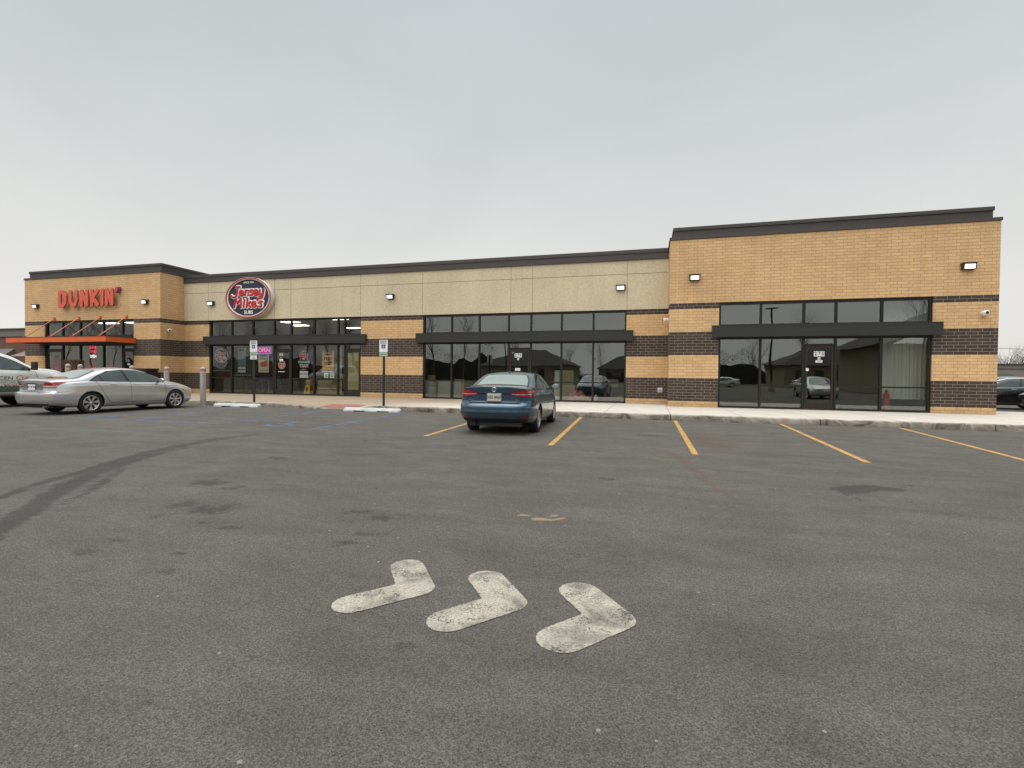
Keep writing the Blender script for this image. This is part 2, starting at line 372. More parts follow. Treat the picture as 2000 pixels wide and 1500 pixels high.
M['pink'] = simple('pink plastic sheet', (.62, .26, .24), .4, noise=.2)
M['wetyellow'] = simple('yellow floor sign plastic', (.72, .38, .02), .45)
M['neonpink'] = simple('pink neon', (1.0, .22, .50), .4, noise=0, emit=1.0)
M['neonpurple'] = simple('purple neon', (.42, .16, 1.0), .4, noise=0, emit=1.0)
M['neonback'] = simple('violet lit sign board', (.30, .01, .16), .5, noise=0, emit=.30)
M['neonred'] = simple('red neon', (1.0, .05, .10), .4, noise=0, emit=1.3)
M['neonwhite'] = simple('white neon', (.9, .95, 1.0), .4, noise=0, emit=1.5)
M['signblue'] = simple('parking sign blue', (.01, .035, .14), .5)
M['signgreen'] = simple('pale green sign', (.40, .55, .42), .5)
M['signgreenink'] = simple('green sign ink', (.02, .14, .06), .5)
M['post_bollard'] = simple('grey bollard sleeve', (.36, .33, .32), .6, noise=.12)
M['bollard_red'] = simple('faded red bollard band', (.36, .25, .24), .6, noise=.3, nscale=14)
M['stop'] = simple('whitewashed wheel stop', (.56, .57, .55), .85, noise=.35, nscale=5, bump=.4)
M['redpad'] = simple('red detectable paving', (.25, .115, .085), .9, noise=.3, nscale=12)
M['tyre'] = simple('tyre rubber', (.018, .018, .018), .85, noise=.25)
M['rim'] = simple('alloy wheel', (.62, .62, .62), .28, .85, noise=.03)
M['rimdark'] = simple('dark behind the spokes', (.015, .015, .015), .6)
M['carglass'] = glass_mat('car glass', .10, (.38, .45, .41), .002)
M['chrome'] = simple('chrome trim', (.75, .75, .75), .15, 1, noise=0)
M['blacktrim'] = simple('black car trim', (.014, .014, .014), .5)
M['gap'] = simple('panel gap', (.012, .012, .014), .8)
M['lens_red'] = simple('red tail lens', (.36, .006, .018), .12, coat=1, noise=.15, nscale=9)
M['lens_dark'] = simple('dark red lens', (.11, .004, .010), .12, coat=1)
M['lens_clear'] = simple('clear lens', (.62, .58, .55), .12, coat=1)
M['headlight'] = simple('headlight lens', (.55, .53, .50), .08, .6, coat=1)
M['blue_paint'] = paint('blue metallic car paint', (.034, .082, .130), .55, .32)
M['silver_paint'] = paint('silver metallic car paint', (.68, .68, .68), .7, .28)
M['white_paint'] = paint('white truck paint', (.76, .76, .73), .0, .4)
M['black_paint'] = paint('black car paint', (.006, .006, .008), .1, .2)
M['grey_paint'] = paint('grey car paint', (.16, .17, .18), .5, .3)
M['seat'] = simple('grey cloth seat', (.055, .055, .055), .9)
M['bark'] = simple('bare tree bark', (.085, .070, .058), .9, noise=.3)
M['brush'] = simple('winter brush', (.040, .036, .026), .95, noise=.4, nscale=1)
M['lawn'] = simple('dormant lawn', (.105, .10, .042), .95, noise=.4, nscale=2)
M['shingle'] = simple('dark shingle roof', (.045, .042, .042), .9, noise=.25, nscale=3)
M['siding'] = simple('tan siding', (.30, .24, .17), .85)
M['greywall'] = simple('taupe metal wall', (.20, .175, .155), .8, noise=.12, nscale=1)
M['greyroof'] = simple('weathered grey roof', (.15, .14, .13), .8)
M['redbrick'] = simple('far red brick', (.14, .065, .048), .9, noise=.25, nscale=2)
M['curtain'] = simple('white curtain cloth', (.80, .83, .79), .9, noise=.12, nscale=1.5)
M['chair_blue'] = simple('blue chair shell', (.02, .035, .12), .5)
M['steel'] = simple('brushed steel', (.35, .35, .34), .35, .8)
M['plate'] = simple('cream licence plate', (.50, .48, .42), .5)
M['ink'] = simple('dark blue plate ink', (.015, .02, .05), .6)
M['dry'] = simple('dried ornamental grass', (.16, .10, .055), .95, noise=.4, nscale=20)
M['greengraphic'] = simple('green grass decal', (.07, .15, .10), .6, noise=.5, nscale=12)
M['yellowline'] = paint_mat('worn yellow road paint', (.47, .27, .065), .42, 60, patch=1.0)
M['whiteline'] = paint_mat('worn white road paint', (.36, .332, .272), .50, 120, under=(.105, .097, .086), patch=1.1)
_b = M['whiteline'].node_tree.nodes['Principled BSDF']; _nd, _lk = M['whiteline'].node_tree.nodes, M['whiteline'].node_tree.links
_g = N(_nd, 'ShaderNodeNewGeometry'); _v = N(_nd, 'ShaderNodeTexNoise'); _v.inputs['Scale'].default_value = 90; _v.inputs['Detail'].default_value = 3; _v.inputs['Roughness'].default_value = .8; _lk.new(_g.outputs['Position'], _v.inputs['Vector'])
_w = N(_nd, 'ShaderNodeTexNoise'); _w.inputs['Scale'].default_value = 7; _w.inputs['Detail'].default_value = 6; _w.inputs['Roughness'].default_value = .7; _lk.new(_g.outputs['Position'], _w.inputs['Vector'])
_m = N(_nd, 'ShaderNodeMapRange'); _lk.new(mth(_nd, _lk, 'ADD', _v.outputs[0], mth(_nd, _lk, 'MULTIPLY', _w.outputs[0], .9)), _m.inputs[0]); _m.inputs[1].default_value = .76; _m.inputs[2].default_value = .86; _lk.new(_m.outputs[0], _b.inputs['Alpha'])
M['blueline'] = worn_line_mat('scuffed blue road paint', (.095, .19, .36), -.05)
M['tileback'] = simple('menu board', (.15, .12, .09), .6, emit=0)

# ------------------------------------------------------------------ text
def text(s, size, m, name='lettering', parent=None, loc=(0, 0, 0), face='-y', ext=.002, off=0, shear=0, sx=1, align='CENTER', rot=0, bev=0, smooth=False, space=1):
    cu = bpy.data.curves.new(name, 'FONT'); cu.body = s; cu.size = size; cu.align_x = align; cu.align_y = 'CENTER'
    cu.extrude = ext; cu.offset = off; cu.shear = shear; cu.space_character = space; cu.bevel_depth = bev; cu.resolution_u = 4
    t = bpy.data.objects.new('tmp', cu); COL.objects.link(t)
    dg = bpy.context.evaluated_depsgraph_get(); me = bpy.data.meshes.new_from_object(t.evaluated_get(dg))
    bpy.data.objects.remove(t); bpy.data.curves.remove(cu)
    rm = {'-y': Matrix.Rotation(R(90), 4, 'X'), '+x': Matrix.Rotation(R(90), 4, 'Z') @ Matrix.Rotation(R(90), 4, 'X'),
          '-x': Matrix.Rotation(R(-90), 4, 'Z') @ Matrix.Rotation(R(90), 4, 'X'), '+z': Matrix.Identity(4)}[face]
    me.transform(Matrix.Translation(loc) @ rm @ Matrix.Rotation(rot, 4, 'Z') @ Matrix.Diagonal((sx, 1, 1, 1)))
    me.materials.clear(); o = obj(name, me, m, parent); return o

def strokes(lines, w, m, name, parent, loc, scale=1, depth=.35, shear=0, seg=8):
    """brush lettering: round strokes flattened against the sign, each polyline smoothed"""
    mb = MB(); loc = Vector(loc)
    for ln in lines:
        if len(ln) == 1: ln = [ln[0], (ln[0][0] + .001, ln[0][1])]
        p = [Vector((x + shear * y, y)) for x, y in ln]; pts = []
        for i in range(len(p) - 1):
            a, b, c, d = p[max(i - 1, 0)], p[i], p[i + 1], p[min(i + 2, len(p) - 1)]
            for k in range(5):
                t = k / 5; pts.append(.5 * ((2 * b) + (c - a) * t + (2 * a - 5 * b + 4 * c - d) * t * t + (3 * b - a - 3 * c + d) * t ** 3))
        pts.append(p[-1])
        # rounded ribbon with caps
        L, Rr = [], []
        for i, q in enumerate(pts):
            d = (pts[min(i + 1, len(pts) - 1)] - pts[max(i - 1, 0)]); d = d.normalized() if d.length > 0 else Vector((1, 0)); n = Vector((-d.y, d.x)); L.append(q + n * w / 2); Rr.append(q - n * w / 2)
        rings = []
        for i, q in enumerate(pts):
            n = (L[i] - q); ring = []
            for k in range(7):
                t = math.pi * k / 6; o = n * math.cos(t); ring.append(Vector((loc.x + (q.x + o.x) * scale, loc.y - math.sin(t) ** .5 * w / 2 * depth * scale, loc.z + (q.y + o.y) * scale)))
            rings.append(ring)
        vs = [v for r_ in rings for v in r_]
        mb.add(vs, [(i * 7 + k, i * 7 + k + 1, (i + 1) * 7 + k + 1, (i + 1) * 7 + k) for i in range(len(pts) - 1) for k in range(6)], 0, True)
        for q in (pts[0], pts[-1]):
            mb.lathe([(0.0001, -w / 2 * depth * scale)] + [(w / 2 * scale * math.sin(a), -math.cos(a) ** .5 * w / 2 * depth * scale) for a in (R(30), R(60), R(89.9))], 'y', (loc.x + q.x * scale, loc.y, loc.z + q.y * scale), 14)
    return mb.build(name, m, parent)

# ------------------------------------------------------------------ ground
def seg_d(px, py, a, b):
    ax, ay = a; bx, by = b; dx, dy = bx - ax, by - ay; L = dx * dx + dy * dy + 1e-9
    t = np.clip(((px - ax) * dx + (py - ay) * dy) / L, 0, 1)
    return np.hypot(px - ax - t * dx, py - ay - t * dy), t

def build_ground():
    gx = np.arange(-17.5, 13.01, .07); gy = np.arange(.2, 14.21, .07)
    XX, YY = np.meshgrid(gx, gy, indexing='ij'); nx, ny = XX.shape
    st = np.zeros((nx, ny, 3))
    def stroke(ch, pix, w0, w1, amt=1.0, soft=.5):
        pts = [G(*q) for q in pix]; n = len(pts) - 1
        for i in range(n):
            d, t = seg_d(XX, YY, pts[i], pts[i + 1]); w = w0 + (w1 - w0) * (i + t) / n
            f = np.clip((w * (1 + soft) - d) / (w * 2 * soft), 0, 1) * amt
            st[:, :, ch] = np.maximum(st[:, :, ch], f)
    # trickle of water across the left of the lot, with its two branches
    stroke(0, [(-60, 990), (0, 972), (60, 950), (120, 932), (170, 920), (230, 900), (290, 884), (330, 876)], .05, .16, .74, .8)
    stroke(0, [(-40, 1060), (0, 1030), (60, 996), (100, 968), (140, 945), (200, 918), (260, 898), (310, 884)], .11, .15, .80, .7)
    stroke(0, [(125, 985), (150, 972), (190, 950), (240, 915)], .045, .08, .66, .8)
    stroke(0, [(300, 884), (350, 872), (420, 858), (490, 850)], .30, .22, .62, .9)
    stroke(0, [(1655, 958), (1700, 952), (1745, 956)], .17, .12, .85, .6)
    stroke(0, [(1640, 962), (1670, 972), (1690, 985)], .06, .03, .55)
    stroke(0, [(1750, 952), (1800, 945)], .08, .04, .5, .9)
    for u, v, w, a in ((410, 943, .16, .58), (370, 985, .13, .56), (420, 995, .17, .6), (455, 952, .1, .55), (400, 1020, .07, .5), (450, 1030, .07, .52), (305, 1008, .07, .5), (165, 1080, .07, .52), (235, 1055, .06, .5), (350, 1080, .05, .56), (335, 1115, .045, .56), (700, 1000, .12, .5), (745, 1010, .13, .52), (670, 1060, .08, .5), (720, 1045, .12, .5), (1120, 1085, .10, .45), (1080, 1070, .06, .45), (575, 1180, .03, .5), (605, 1190, .03, .5), (800, 1260, .05, .47), (1270, 850, .2, .55), (1155, 880, .12, .52), (1185, 935, .12, .48), (540, 895, .2, .48), (730, 860, .2, .46), (905, 870, .12, .5)):
        stroke(0, [(u - 9, v), (u + 12, v + 1)], w * 1.35, w * 1.0, a + .06, .95)
    stroke(0, [(1560, 900), (1640, 905), (1700, 915)], .2, .3, .40, .9); stroke(0, [(0, 800), (200, 806)], .3, .3, .42, .9)
    stroke(1, [(1300, 880), (1340, 905), (1380, 940), (1430, 975)], .10, .05, .75, .9)
    stroke(1, [(1370, 850), (1395, 875), (1410, 862)], .55, .5, .55, .95)
    stroke(1, [(1520, 1012), (1545, 1015)], .05, .05, .5, .9)
    stroke(2, [(1045, 1014), (1060, 1013), (1072, 1016)], .05, .035, .9, .6)
    for u, v, w in ((1015, 1006, .02), (1030, 1008, .018), (1002, 1003, .012), (1082, 1007, .018), (1105, 1017, .018), (1092, 1013, .01), (445, 960, .012), (877, 978, .012)):
        stroke(2, [(u - 3, v), (u + 4, v)], w, w, .85, .7)
    vs = [(float(XX[i, j]), float(YY[i, j]), 0.) for i in range(nx) for j in range(ny)]
    fs = [(i * ny + j, (i + 1) * ny + j, (i + 1) * ny + j + 1, i * ny + j + 1) for i in range(nx - 1) for j in range(ny - 1)]
    b = len(vs); x0, x1, y0, y1 = float(gx[0]), float(gx[-1]), float(gy[0]), float(gy[-1]); D = 500
    e = [(-D, -D), (x0, -D), (x1, -D), (D, -D), (-D, y0), (x0, y0), (x1, y0), (D, y0), (-D, y1), (x0, y1), (x1, y1), (D, y1), (-D, D), (x0, D), (x1, D), (D, D)]
    vs += [(*p, 0.) for p in e]
    for r in range(3):
        for c in range(3):
            if r == 1 and c == 1: continue
            k = b + r * 4 + c; fs.append((k, k + 1, k + 5, k + 4))
    me = bpy.data.meshes.new('ground'); me.from_pydata(vs, [], fs)
    at = me.color_attributes.new('stain', 'FLOAT_COLOR', 'POINT'); arr = np.zeros((len(vs), 4)); arr[:nx * ny, :3] = st.reshape(-1, 3); arr[:, 3] = 1
    at.data.foreach_set('color', arr.ravel().astype(np.float32))
    tag(obj('asphalt_ground', me, M['asphalt']), kind='structure')
build_ground()

def strip(name, m, quads, label=None, cat=None, group=None, kind=None, parent=None, z=.004):
    mb = MB()
    for q in quads: mb.poly([(x, y, z) for x, y in q])
    return tag(mb.build(name, m, parent), label, cat, group, kind)

def line_quad(a, b, w):
    a, b = Vector(a), Vector(b); d = (b - a).normalized(); n = Vector((-d.y, d.x)) * w / 2
    return [a - n, b - n, b + n, a + n]

# pavement with its dropped kerb
def build_sidewalk():
    CY = 14.25
    xs = [-60, -40, -20, -14.0, -12.6, -12.0, -11.5, -11.0, -10.6, -10.2, -9.8, -9.55, -9.2, -8.9, -8.5, -4, 0, 6, 10, 20, 40]
    ys = [CY + .16, 14.7, 15.0, 15.4, 15.8, YM + .3]
    def drop(x):
        if x <= -12.6 or x >= -8.9: return 0
        if x < -10.6: return (x + 12.6) / 2.0
        if x <= -9.55: return 1
        return (-8.9 - x) / .65
    def zz(x, y):
        d = drop(x); t = max(0, 1 - (y - CY) / 1.5); return SW - .150 * d * t
    mb = MB(); vs = [(x, y, zz(x, y)) for x in xs for y in ys]; ny = len(ys)
    mb.add(vs, [(i * ny + j, (i + 1) * ny + j, (i + 1) * ny + j + 1, i * ny + j + 1) for i in range(len(xs) - 1) for j in range(ny - 1)])
    tag(mb.build('sidewalk', M['concrete']), kind='structure')
    kb = MB()
    for i in range(len(xs) - 1):
        a, b_ = xs[i], xs[i + 1]
        prof = lambda x: [(x, CY - .015, -.01), (x, CY, zz(x, CY) - .02), (x, CY + .02, zz(x, CY)), (x, CY + .16, zz(x, CY + .16))]
        pa, pb = prof(a), prof(b_)
        for k in range(3): kb.add([pa[k], pb[k], pb[k + 1], pa[k + 1]], [(0, 1, 2, 3)])
    tag(kb.build('kerb', M['curb']), kind='structure')
    # detectable pad
    x0, x1, y0, y1 = -10.95, -9.62, CY + .18, CY + .95
    pb = MB(); g = [(x0 + .0, y0), (-10.6, y0), (x1, y0), (x1, y1), (-10.6, y1), (x0, y1)]
    pb.add([(x, y, zz(x, y) + .006) for x, y in g], [(0, 1, 4, 5), (1, 2, 3, 4)])
    tag(pb.build('tactile_paving', M['redpad']), 'red tactile paving pad in the dropped kerb of the pavement', 'tactile paving')
build_sidewalk()
# pavement beyond the right end of the building and the lawn on the far side of the lot
strip('side_path', M['concrete'], [[(XR1 + .0, YM + .3), (40, YM + .3), (40, YM + .9), (XR1, YM + .9)]], kind='structure', z=.15)
strip('lawn', M['lawn'], [[(-90, -26), (90, -26), (90, -12), (-90, -12)]], kind='structure', z=.006)
strip('far_lawn', M['lawn'], [[(-120, -80), (120, -80), (120, -33), (-120, -33)]], kind='structure', z=.006)

YL = [((830, 852), (910, 828), 'yellow bay line left of the blue sedan, partly behind its rear wheel'), ((1075, 870), (1135, 815), 'yellow bay line just right of the blue sedan'),
      ((1358, 888), (1318, 821), 'short steep yellow bay line running to the corner of the tall right block'), ((1695, 904), (1522, 827), 'long slanting yellow bay line in front of the glass door marked 275 D'),
      ((2000, 899), (1750, 834), 'rightmost yellow bay line, cut off by the edge of the photo')]
for a, b_, lab in YL:
    A, B = Vector(G(*a)), Vector(G(*b_)); d = (B - A).normalized(); B = A + d * ((14.2 - A.y) / d.y)
    if a[0] == 2000: A = A - d * 1.0
    strip('bay_line', M['yellowline'], [line_quad(A, B, .095)], lab, 'road marking', 'yellow bay lines')
for pts, lab in (([(262, 821), (430, 827.5)], 'blue line across the mouth of the accessible aisle'), ([(430, 827.5), (652, 801)], 'right side line of the blue accessible aisle'),
                 ([(262, 821), (445, 797)], 'left side line of the blue accessible aisle'), ([(610, 838), (790, 807)], 'blue bay line right of the wheelchair marking, nearest the blue sedan')):
    strip('blue_line', M['blueline'], [line_quad(G(*pts[0]), G(*pts[1]), .085)], lab, 'road marking', 'faded blue accessible bay lines')

def isa(cx, cy, s, lab):
    mb = MB()
    def ln(a, b_, w): mb.poly([(cx + q.x * s, cy + q.y * s, .004 + .001 * len(mb.f)) for q in line_quad(a, b_, w)])
    ln((-.12, .62), (-.06, .05), .12); ln((-.06, .08), (.28, .05), .11); ln((.24, .10), (.40, -.36), .11); ln((-.1, .36), (.18, .34), .09); ln((.36, -.34), (.54, -.30), .1)
    for k in range(12):
        a0, a1 = R(100 + k * 20), R(100 + (k + 1) * 20)
        p = lambda a, r: (cx + (-.0 + r * math.cos(a)) * s, cy + (-.16 + r * math.sin(a)) * s, .0045)
        mb.poly([p(a0, .30), p(a1, .30), p(a1, .42), p(a0, .42)])
    mb.poly([(cx + (-.14 + .1 * math.cos(R(t))) * s, cy + (.78 + .1 * math.sin(R(t))) * s, .0045) for t in range(0, 360, 30)])
    tag(mb.build('wheelchair_marking', M['blueline']), lab, 'road marking', 'faded blue wheelchair markings')
isa(-8.2, 9.55, .75, 'faded blue wheelchair symbol on the asphalt right of the accessible aisle')
isa(-13.8, 9.55, .75, 'faded blue wheelchair symbol on the asphalt beside the silver sedan')

def chevron(pix, w, lab):
    """pix: centre line end - elbow - end"""
    a, t, b_ = [Vector(G(*q)) for q in pix]; h = w / 2; out = []
    d1 = (t - a).normalized(); d2 = (b_ - t).normalized(); n1 = Vector((d1.y, -d1.x)); n2 = Vector((d2.y, -d2.x))   # outer side normals
    def arc(c, a0, a1, n=12): return [c + Vector((math.cos(a0 + (a1 - a0) * i / n), math.sin(a0 + (a1 - a0) * i / n))) * h for i in range(n + 1)]
    A1 = math.atan2(n1.y, n1.x); A2 = math.atan2(n2.y, n2.x)
    if A2 < A1: A2 += 2 * math.pi
    out += arc(a, A1 - math.pi, A1); out += arc(t, A1, A2)
    out += arc(b_, A2, A2 + math.pi)
    m = (-(n1 + n2)).normalized(); out.append(t + m * h / max(.3, abs(m.dot(n1))))
    ragged = []; rg = random.Random(int(w * 1000))
    for i, p in enumerate(out):
        q = out[(i + 1) % len(out)]; n = max(1, int((q - p).length / .006))
        for k in range(n):
            c_ = p.lerp(q, k / n); ragged.append(c_ + Vector((rg.gauss(0, .0011), rg.gauss(0, .0011))))
    mb = MB(); mb.poly([(p.x, p.y, .004) for p in ragged]); o = mb.build('chevron_marking', M['whiteline'])
    bm = bmesh.new(); bm.from_mesh(o.data); bmesh.ops.triangulate(bm, faces=bm.faces); bm.to_mesh(o.data); bm.free()
    return tag(o, lab, 'road marking', 'white chevron arrows')
CH = [([(688, 1180), (813, 1149), (795, 1106)], .205, 'leftmost white chevron with dark scuffs on its upper arm'), ([(876, 1213), (990, 1177), (950, 1130)], .215, 'middle white chevron painted on the asphalt'),
      ([(1096, 1249), (1195, 1209), (1132, 1156)], .23, 'rightmost and nearest white chevron on the asphalt')]
for c in CH: chevron(*c)

# ------------------------------------------------------------------ the building
bld = thing('shopping_plaza', 'long single storey tan and dark banded brick shop building with stucco centre', 'building', (0, 0, 0))
def part(mb, name, m, parent=bld, **k): return mb.build(name, m, parent, **k)

TOP = cz(58)
def pier(mb, x0, x1, y, z0, z1, d=.35): mb.box(x0, x1, y, y + d, z0, z1)
S3 = (2.27, 8.49); SD = (-31.0, -24.71); S1 = (-21.43, -12.73); S2 = (-9.63, -.92)
H36 = cz(36)
# right block: front wall with opening, left return, right side
mb = MB(); mb.box(X0, S3[0], YF, YF + .35, SW - .3, TOP); mb.box(S3[1], XR1, YF, YF + .35, SW - .3, TOP); mb.box(S3[0], S3[1], YF, YF + .35, H36, TOP)
mb.box(X0, X0 + .35, YF + .35, 34, SW - .3, TOP); mb.box(XR1 - .35, XR1, YF + .35, 34, SW - .3, TOP); mb.box(X0 + .35, XR1 - .35, 33.65, 34, SW - .3, TOP)
part(mb, 'right_brick_wall', M['brick'])
mb = MB(); mb.box(XL0, SD[0], YF, YF + .35, SW - .3, TOP); mb.box(SD[1], XL1, YF, YF + .35, SW - .3, TOP); mb.box(SD[0], SD[1], YF, YF + .35, H36, TOP)
mb.box(XL1 - .35, XL1, YF + .35, 34, SW - .3, TOP); mb.box(XL0, XL0 + .35, YF + .35, 34, SW - .3, TOP); mb.box(XL0 + .35, XL1 - .35, 33.65, 34, SW - .3, TOP)
part(mb, 'left_brick_wall', M['brick'])
MT = 5.72
mb = MB()
mb.box(XL1, X0, 33.65, 34, SW - .3, MT); part(mb, 'rear_wall', M['brick'])
for a, b_ in ((XL1, S1[0]), (S1[1], S2[0]), (S2[1], X0)): mb = MB(); mb.box(a, b_, YM, YM + .35, SW - .3, H36); part(mb, 'brick_pier', M['brick'])
mb = MB(); mb.box(XL1, X0, YM - .03, YM + .35, H36, MT + .1); part(mb, 'stucco_panel', M['stucco'])
mb = MB(); jy = YM - .0325
for x in (-21.44, -17.44, -16.5, -12.73, -9.64, -5.62, -4.7, -.91): mb.box(x - .009, x + .009, jy, jy + .02, H36 + .01, MT)
mb.box(XL1 + .01, X0 - .01, jy - .0005, jy + .02, 5.185, 5.205); part(mb, 'stucco_joint', M['joint'])
# metal copings
def coping(x0, x1, y, z0, z1, dy, name, sides=True, yb=34, ends=(1, 1)):
    mb = MB(); mid = z0 + (z1 - z0) * .62
    mb.box(x0, x1, y - dy, y + .3, z0, mid); mb.box(x0 - .02 * ends[0], x1 + .02 * ends[1], y - dy - .025, y + .32, mid, z1)
    part(mb, name, M['coping'], bevel=.006)
coping(XL1 + .02, X0 - .02, YM - .03, MT, 6.11, .05, 'middle_coping', ends=(0, 0))
def block_coping(x0, x1, name):
    mb = MB(); z = TOP
    mb.box(x0 - .03, x1 + .03, YF - .03, YF + .38, z, z + .10)
    mb.box(x0 - .03, x0 + .38, YF + .38, 34, z, z + .10); mb.box(x1 - .38, x1 + .03, YF + .38, 34, z, z + .10)
    o = part(mb, name, M['coping'], bevel=.005)
    mb = MB(); i = .12
    for zz0, zz1, p in ((z + .1, z + .36, 0), (z + .36, z + .48, .03)):
        mb.box(x0 + i - p, x1 - i + p, YF + .16 - p, YF + .5, zz0, zz1); mb.box(x0 + i - p, x0 + i + .3, YF + .5, 33.5, zz0, zz1); mb.box(x1 - i - .3, x1 - i + p, YF + .5, 33.5, zz0, zz1)
    part(mb, name.replace('coping', 'parapet_cap'), M['coping2'], bevel=.004)
block_coping(X0, XR1, 'right_coping'); block_coping(XL0, XL1, 'left_coping')
mb = MB(); mb.box(XL0 + .4, XR1 - .4, YM + .36, 33.6, 5.1, 5.2); part(mb, 'flat_roof', M['roof'])

# storefronts
def storefront(xs, yp, doors, glass, name, rail=.945, solid=()):
    """xs mullion centres; frame a little behind the brick face"""
    yf0, yf1 = yp + .06, yp + .17; mw = .036
    mb = MB(); x0, x1 = xs[0], xs[-1]
    mb.box(x0, x0 + .07, yf0, yf1, SW, H36); mb.box(x1 - .07, x1, yf0, yf1, SW, H36)
    mb.box(x0 + .07, x1 - .07, yf0 + .002, yf1, H36 - .09, H36); mb.box(x0 + .07, x1 - .07, yf0 + .002, yf1, 2.53, 3.05)
    e = [x0 + .07] + [q for x in xs[1:-1] for q in (x - mw, x + mw)] + [x1 - .07]
    for x in xs[1:-1]: mb.box(x - mw, x + mw, yf0 + .004, yf1, SW, 2.53); mb.box(x - mw, x + mw, yf0 + .004, yf1, 3.05, H36 - .09)
    for i in range(len(xs) - 1):
        a, b_ = e[2 * i], e[2 * i + 1]
        if i in doors: continue
        mb.box(a, b_, yf0 + .006, yf1, SW, SW + .07); mb.box(a, b_, yf0 + .010, yf1, rail - .025, rail + .025)
    for i in doors: a, b_ = e[2 * i], e[2 * i + 1]; mb.box(a, b_, yf0 + .006, yf1, 2.30, 2.36)
    fr = part(mb, name, M['frame'])
    yg = yp + .115
    def pane(a, b_, z0, z1, gm=None, par=fr):
        t = random.uniform(-.0018, .0018); s = random.uniform(-.0018, .0018); w = b_ - a; h = z1 - z0
        m_ = MB(); m_.add([(a, yg, z0), (b_, yg + t * w, z0), (b_, yg + t * w + s * h, z1), (a, yg + s * h, z1)], [(0, 1, 2, 3)])
        return m_.build('glass_pane', gm or glass, par)
    for i in range(len(xs) - 1):
        a, b_ = e[2 * i], e[2 * i + 1]
        pane(a, b_, 3.05, H36 - .09)
        if i not in doors: pane(a, b_, SW + .07, rail - .025); pane(a, b_, rail + .025, 2.53)
        else:
            pane(a, b_, 2.36, 2.53)
            d = MB(); y0, y1 = yp + .075, yp + .125; st = .085
            d.box(a + .012, a + st, y0, y1, SW + .015, 2.29); d.box(b_ - st, b_ - .012, y0, y1, SW + .015, 2.29)
            d.box(a + st, b_ - st, y0 + .002, y1, 2.19, 2.29); d.box(a + st, b_ - st, y0 + .002, y1, SW + .015, SW + .27)
            do = part(d, 'door', M['doorframe'], bevel=.003)
            g = MB(); g.add([(a + st, yg - .01, SW + .27), (b_ - st, yg - .01, SW + .27), (b_ - st, yg - .009, 2.19), (a + st, yg - .009, 2.19)], [(0, 1, 2, 3)]); g.build('door_glass', glass, do)
            h = MB(); hx = a + .05
            h.tube((hx, y0 - .05, 1.05), (hx, y0 - .05, 1.38), .013); h.tube((hx, y0 - .05, 1.07), (hx, y0, 1.07), .01); h.tube((hx, y0 - .05, 1.36), (hx, y0, 1.36), .01); h.build('handle', M['black'], do)
    return fr
X3 = [S3[0], 3.61, 4.92, 5.86, 7.15, S3[1]]; X2 = [S2[0], -8.3, -7.03, -5.73, -4.77, -3.49, -2.21, S2[1]]
X1 = [S1[0], -20.09, -18.81, -17.55, -16.57, -15.28, -13.98, S1[1]]; XD = [SD[0], -29.78, -28.51, -26.87, -25.57, SD[1]]
sf3 = storefront(X3, YF, (2,), M['glass_dark'], 'right_storefront')
sf2 = storefront(X2, YM, (3,), M['glass_dark'], 'middle_storefront')
# the sub shop front: first door in bay 3, second door with a narrow sidelight in bay 6
sf1 = storefront([S1[0]] + X1[1:6] + [-13.98, -13.62, S1[1]], YM, (3, 7), M['glass_lit'], 'sub_shop_storefront')
sfd = storefront(XD, YF, (0, 4), M['glass_lit'], 'coffee_shop_storefront')
for a, b_, y, nm in ((-21.69, -12.42, YM, 'sub_shop'), (-9.92, -.66, YM, 'middle'), (2.05, 8.71, YF, 'right')):
    mb = MB(); mb.box(a, b_, y - .13, y + .055, 2.60, 2.99); part(mb, nm + '_canopy', M['canopy'], bevel=.006)
    mb = MB(); mb.box(a - .01, b_ + .01, y - .14, y + .05, 2.99, 3.005); part(mb, nm + '_canopy_flashing', M['coping2'])

# interiors (rooms behind the glass)
def room(x0, x1, y0, y1, wall, floor, name, ceil_z=3.95, ceil=None):
    mb = MB(); z0 = SW + .01
    mb.add([(x0, y1, z0), (x1, y1, z0), (x1, y1, ceil_z), (x0, y1, ceil_z)], [(0, 1, 2, 3)])
    mb.add([(x0, y0, z0), (x0, y1, z0), (x0, y1, ceil_z), (x0, y0, ceil_z)], [(0, 1, 2, 3)])
    mb.add([(x1, y0, z0), (x1, y1, z0), (x1, y1, ceil_z), (x1, y0, ceil_z)], [(0, 1, 2, 3)])
    part(mb, name + '_inner_wall', wall)
    mb = MB(); mb.box(x0, x1, y0, y1, z0 - .05, z0); part(mb, name + '_floor', floor)
    mb = MB(); mb.box(x0, x1, y0, y1, ceil_z, ceil_z + .05); part(mb, name + '_ceiling', ceil or wall)
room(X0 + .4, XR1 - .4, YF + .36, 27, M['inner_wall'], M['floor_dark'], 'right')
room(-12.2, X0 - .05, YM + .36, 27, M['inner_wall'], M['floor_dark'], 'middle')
room(XL1 + .05, -12.3, YM + .36, 28, M['warm_wall'], M['floor'], 'sub_shop', 3.95, M['ceil'])
room(XL0 + .4, XL1 - .4, YF + .36, 25, M['warm_wall'], M['floor'], 'coffee_shop', 3.95, M['ceil'])

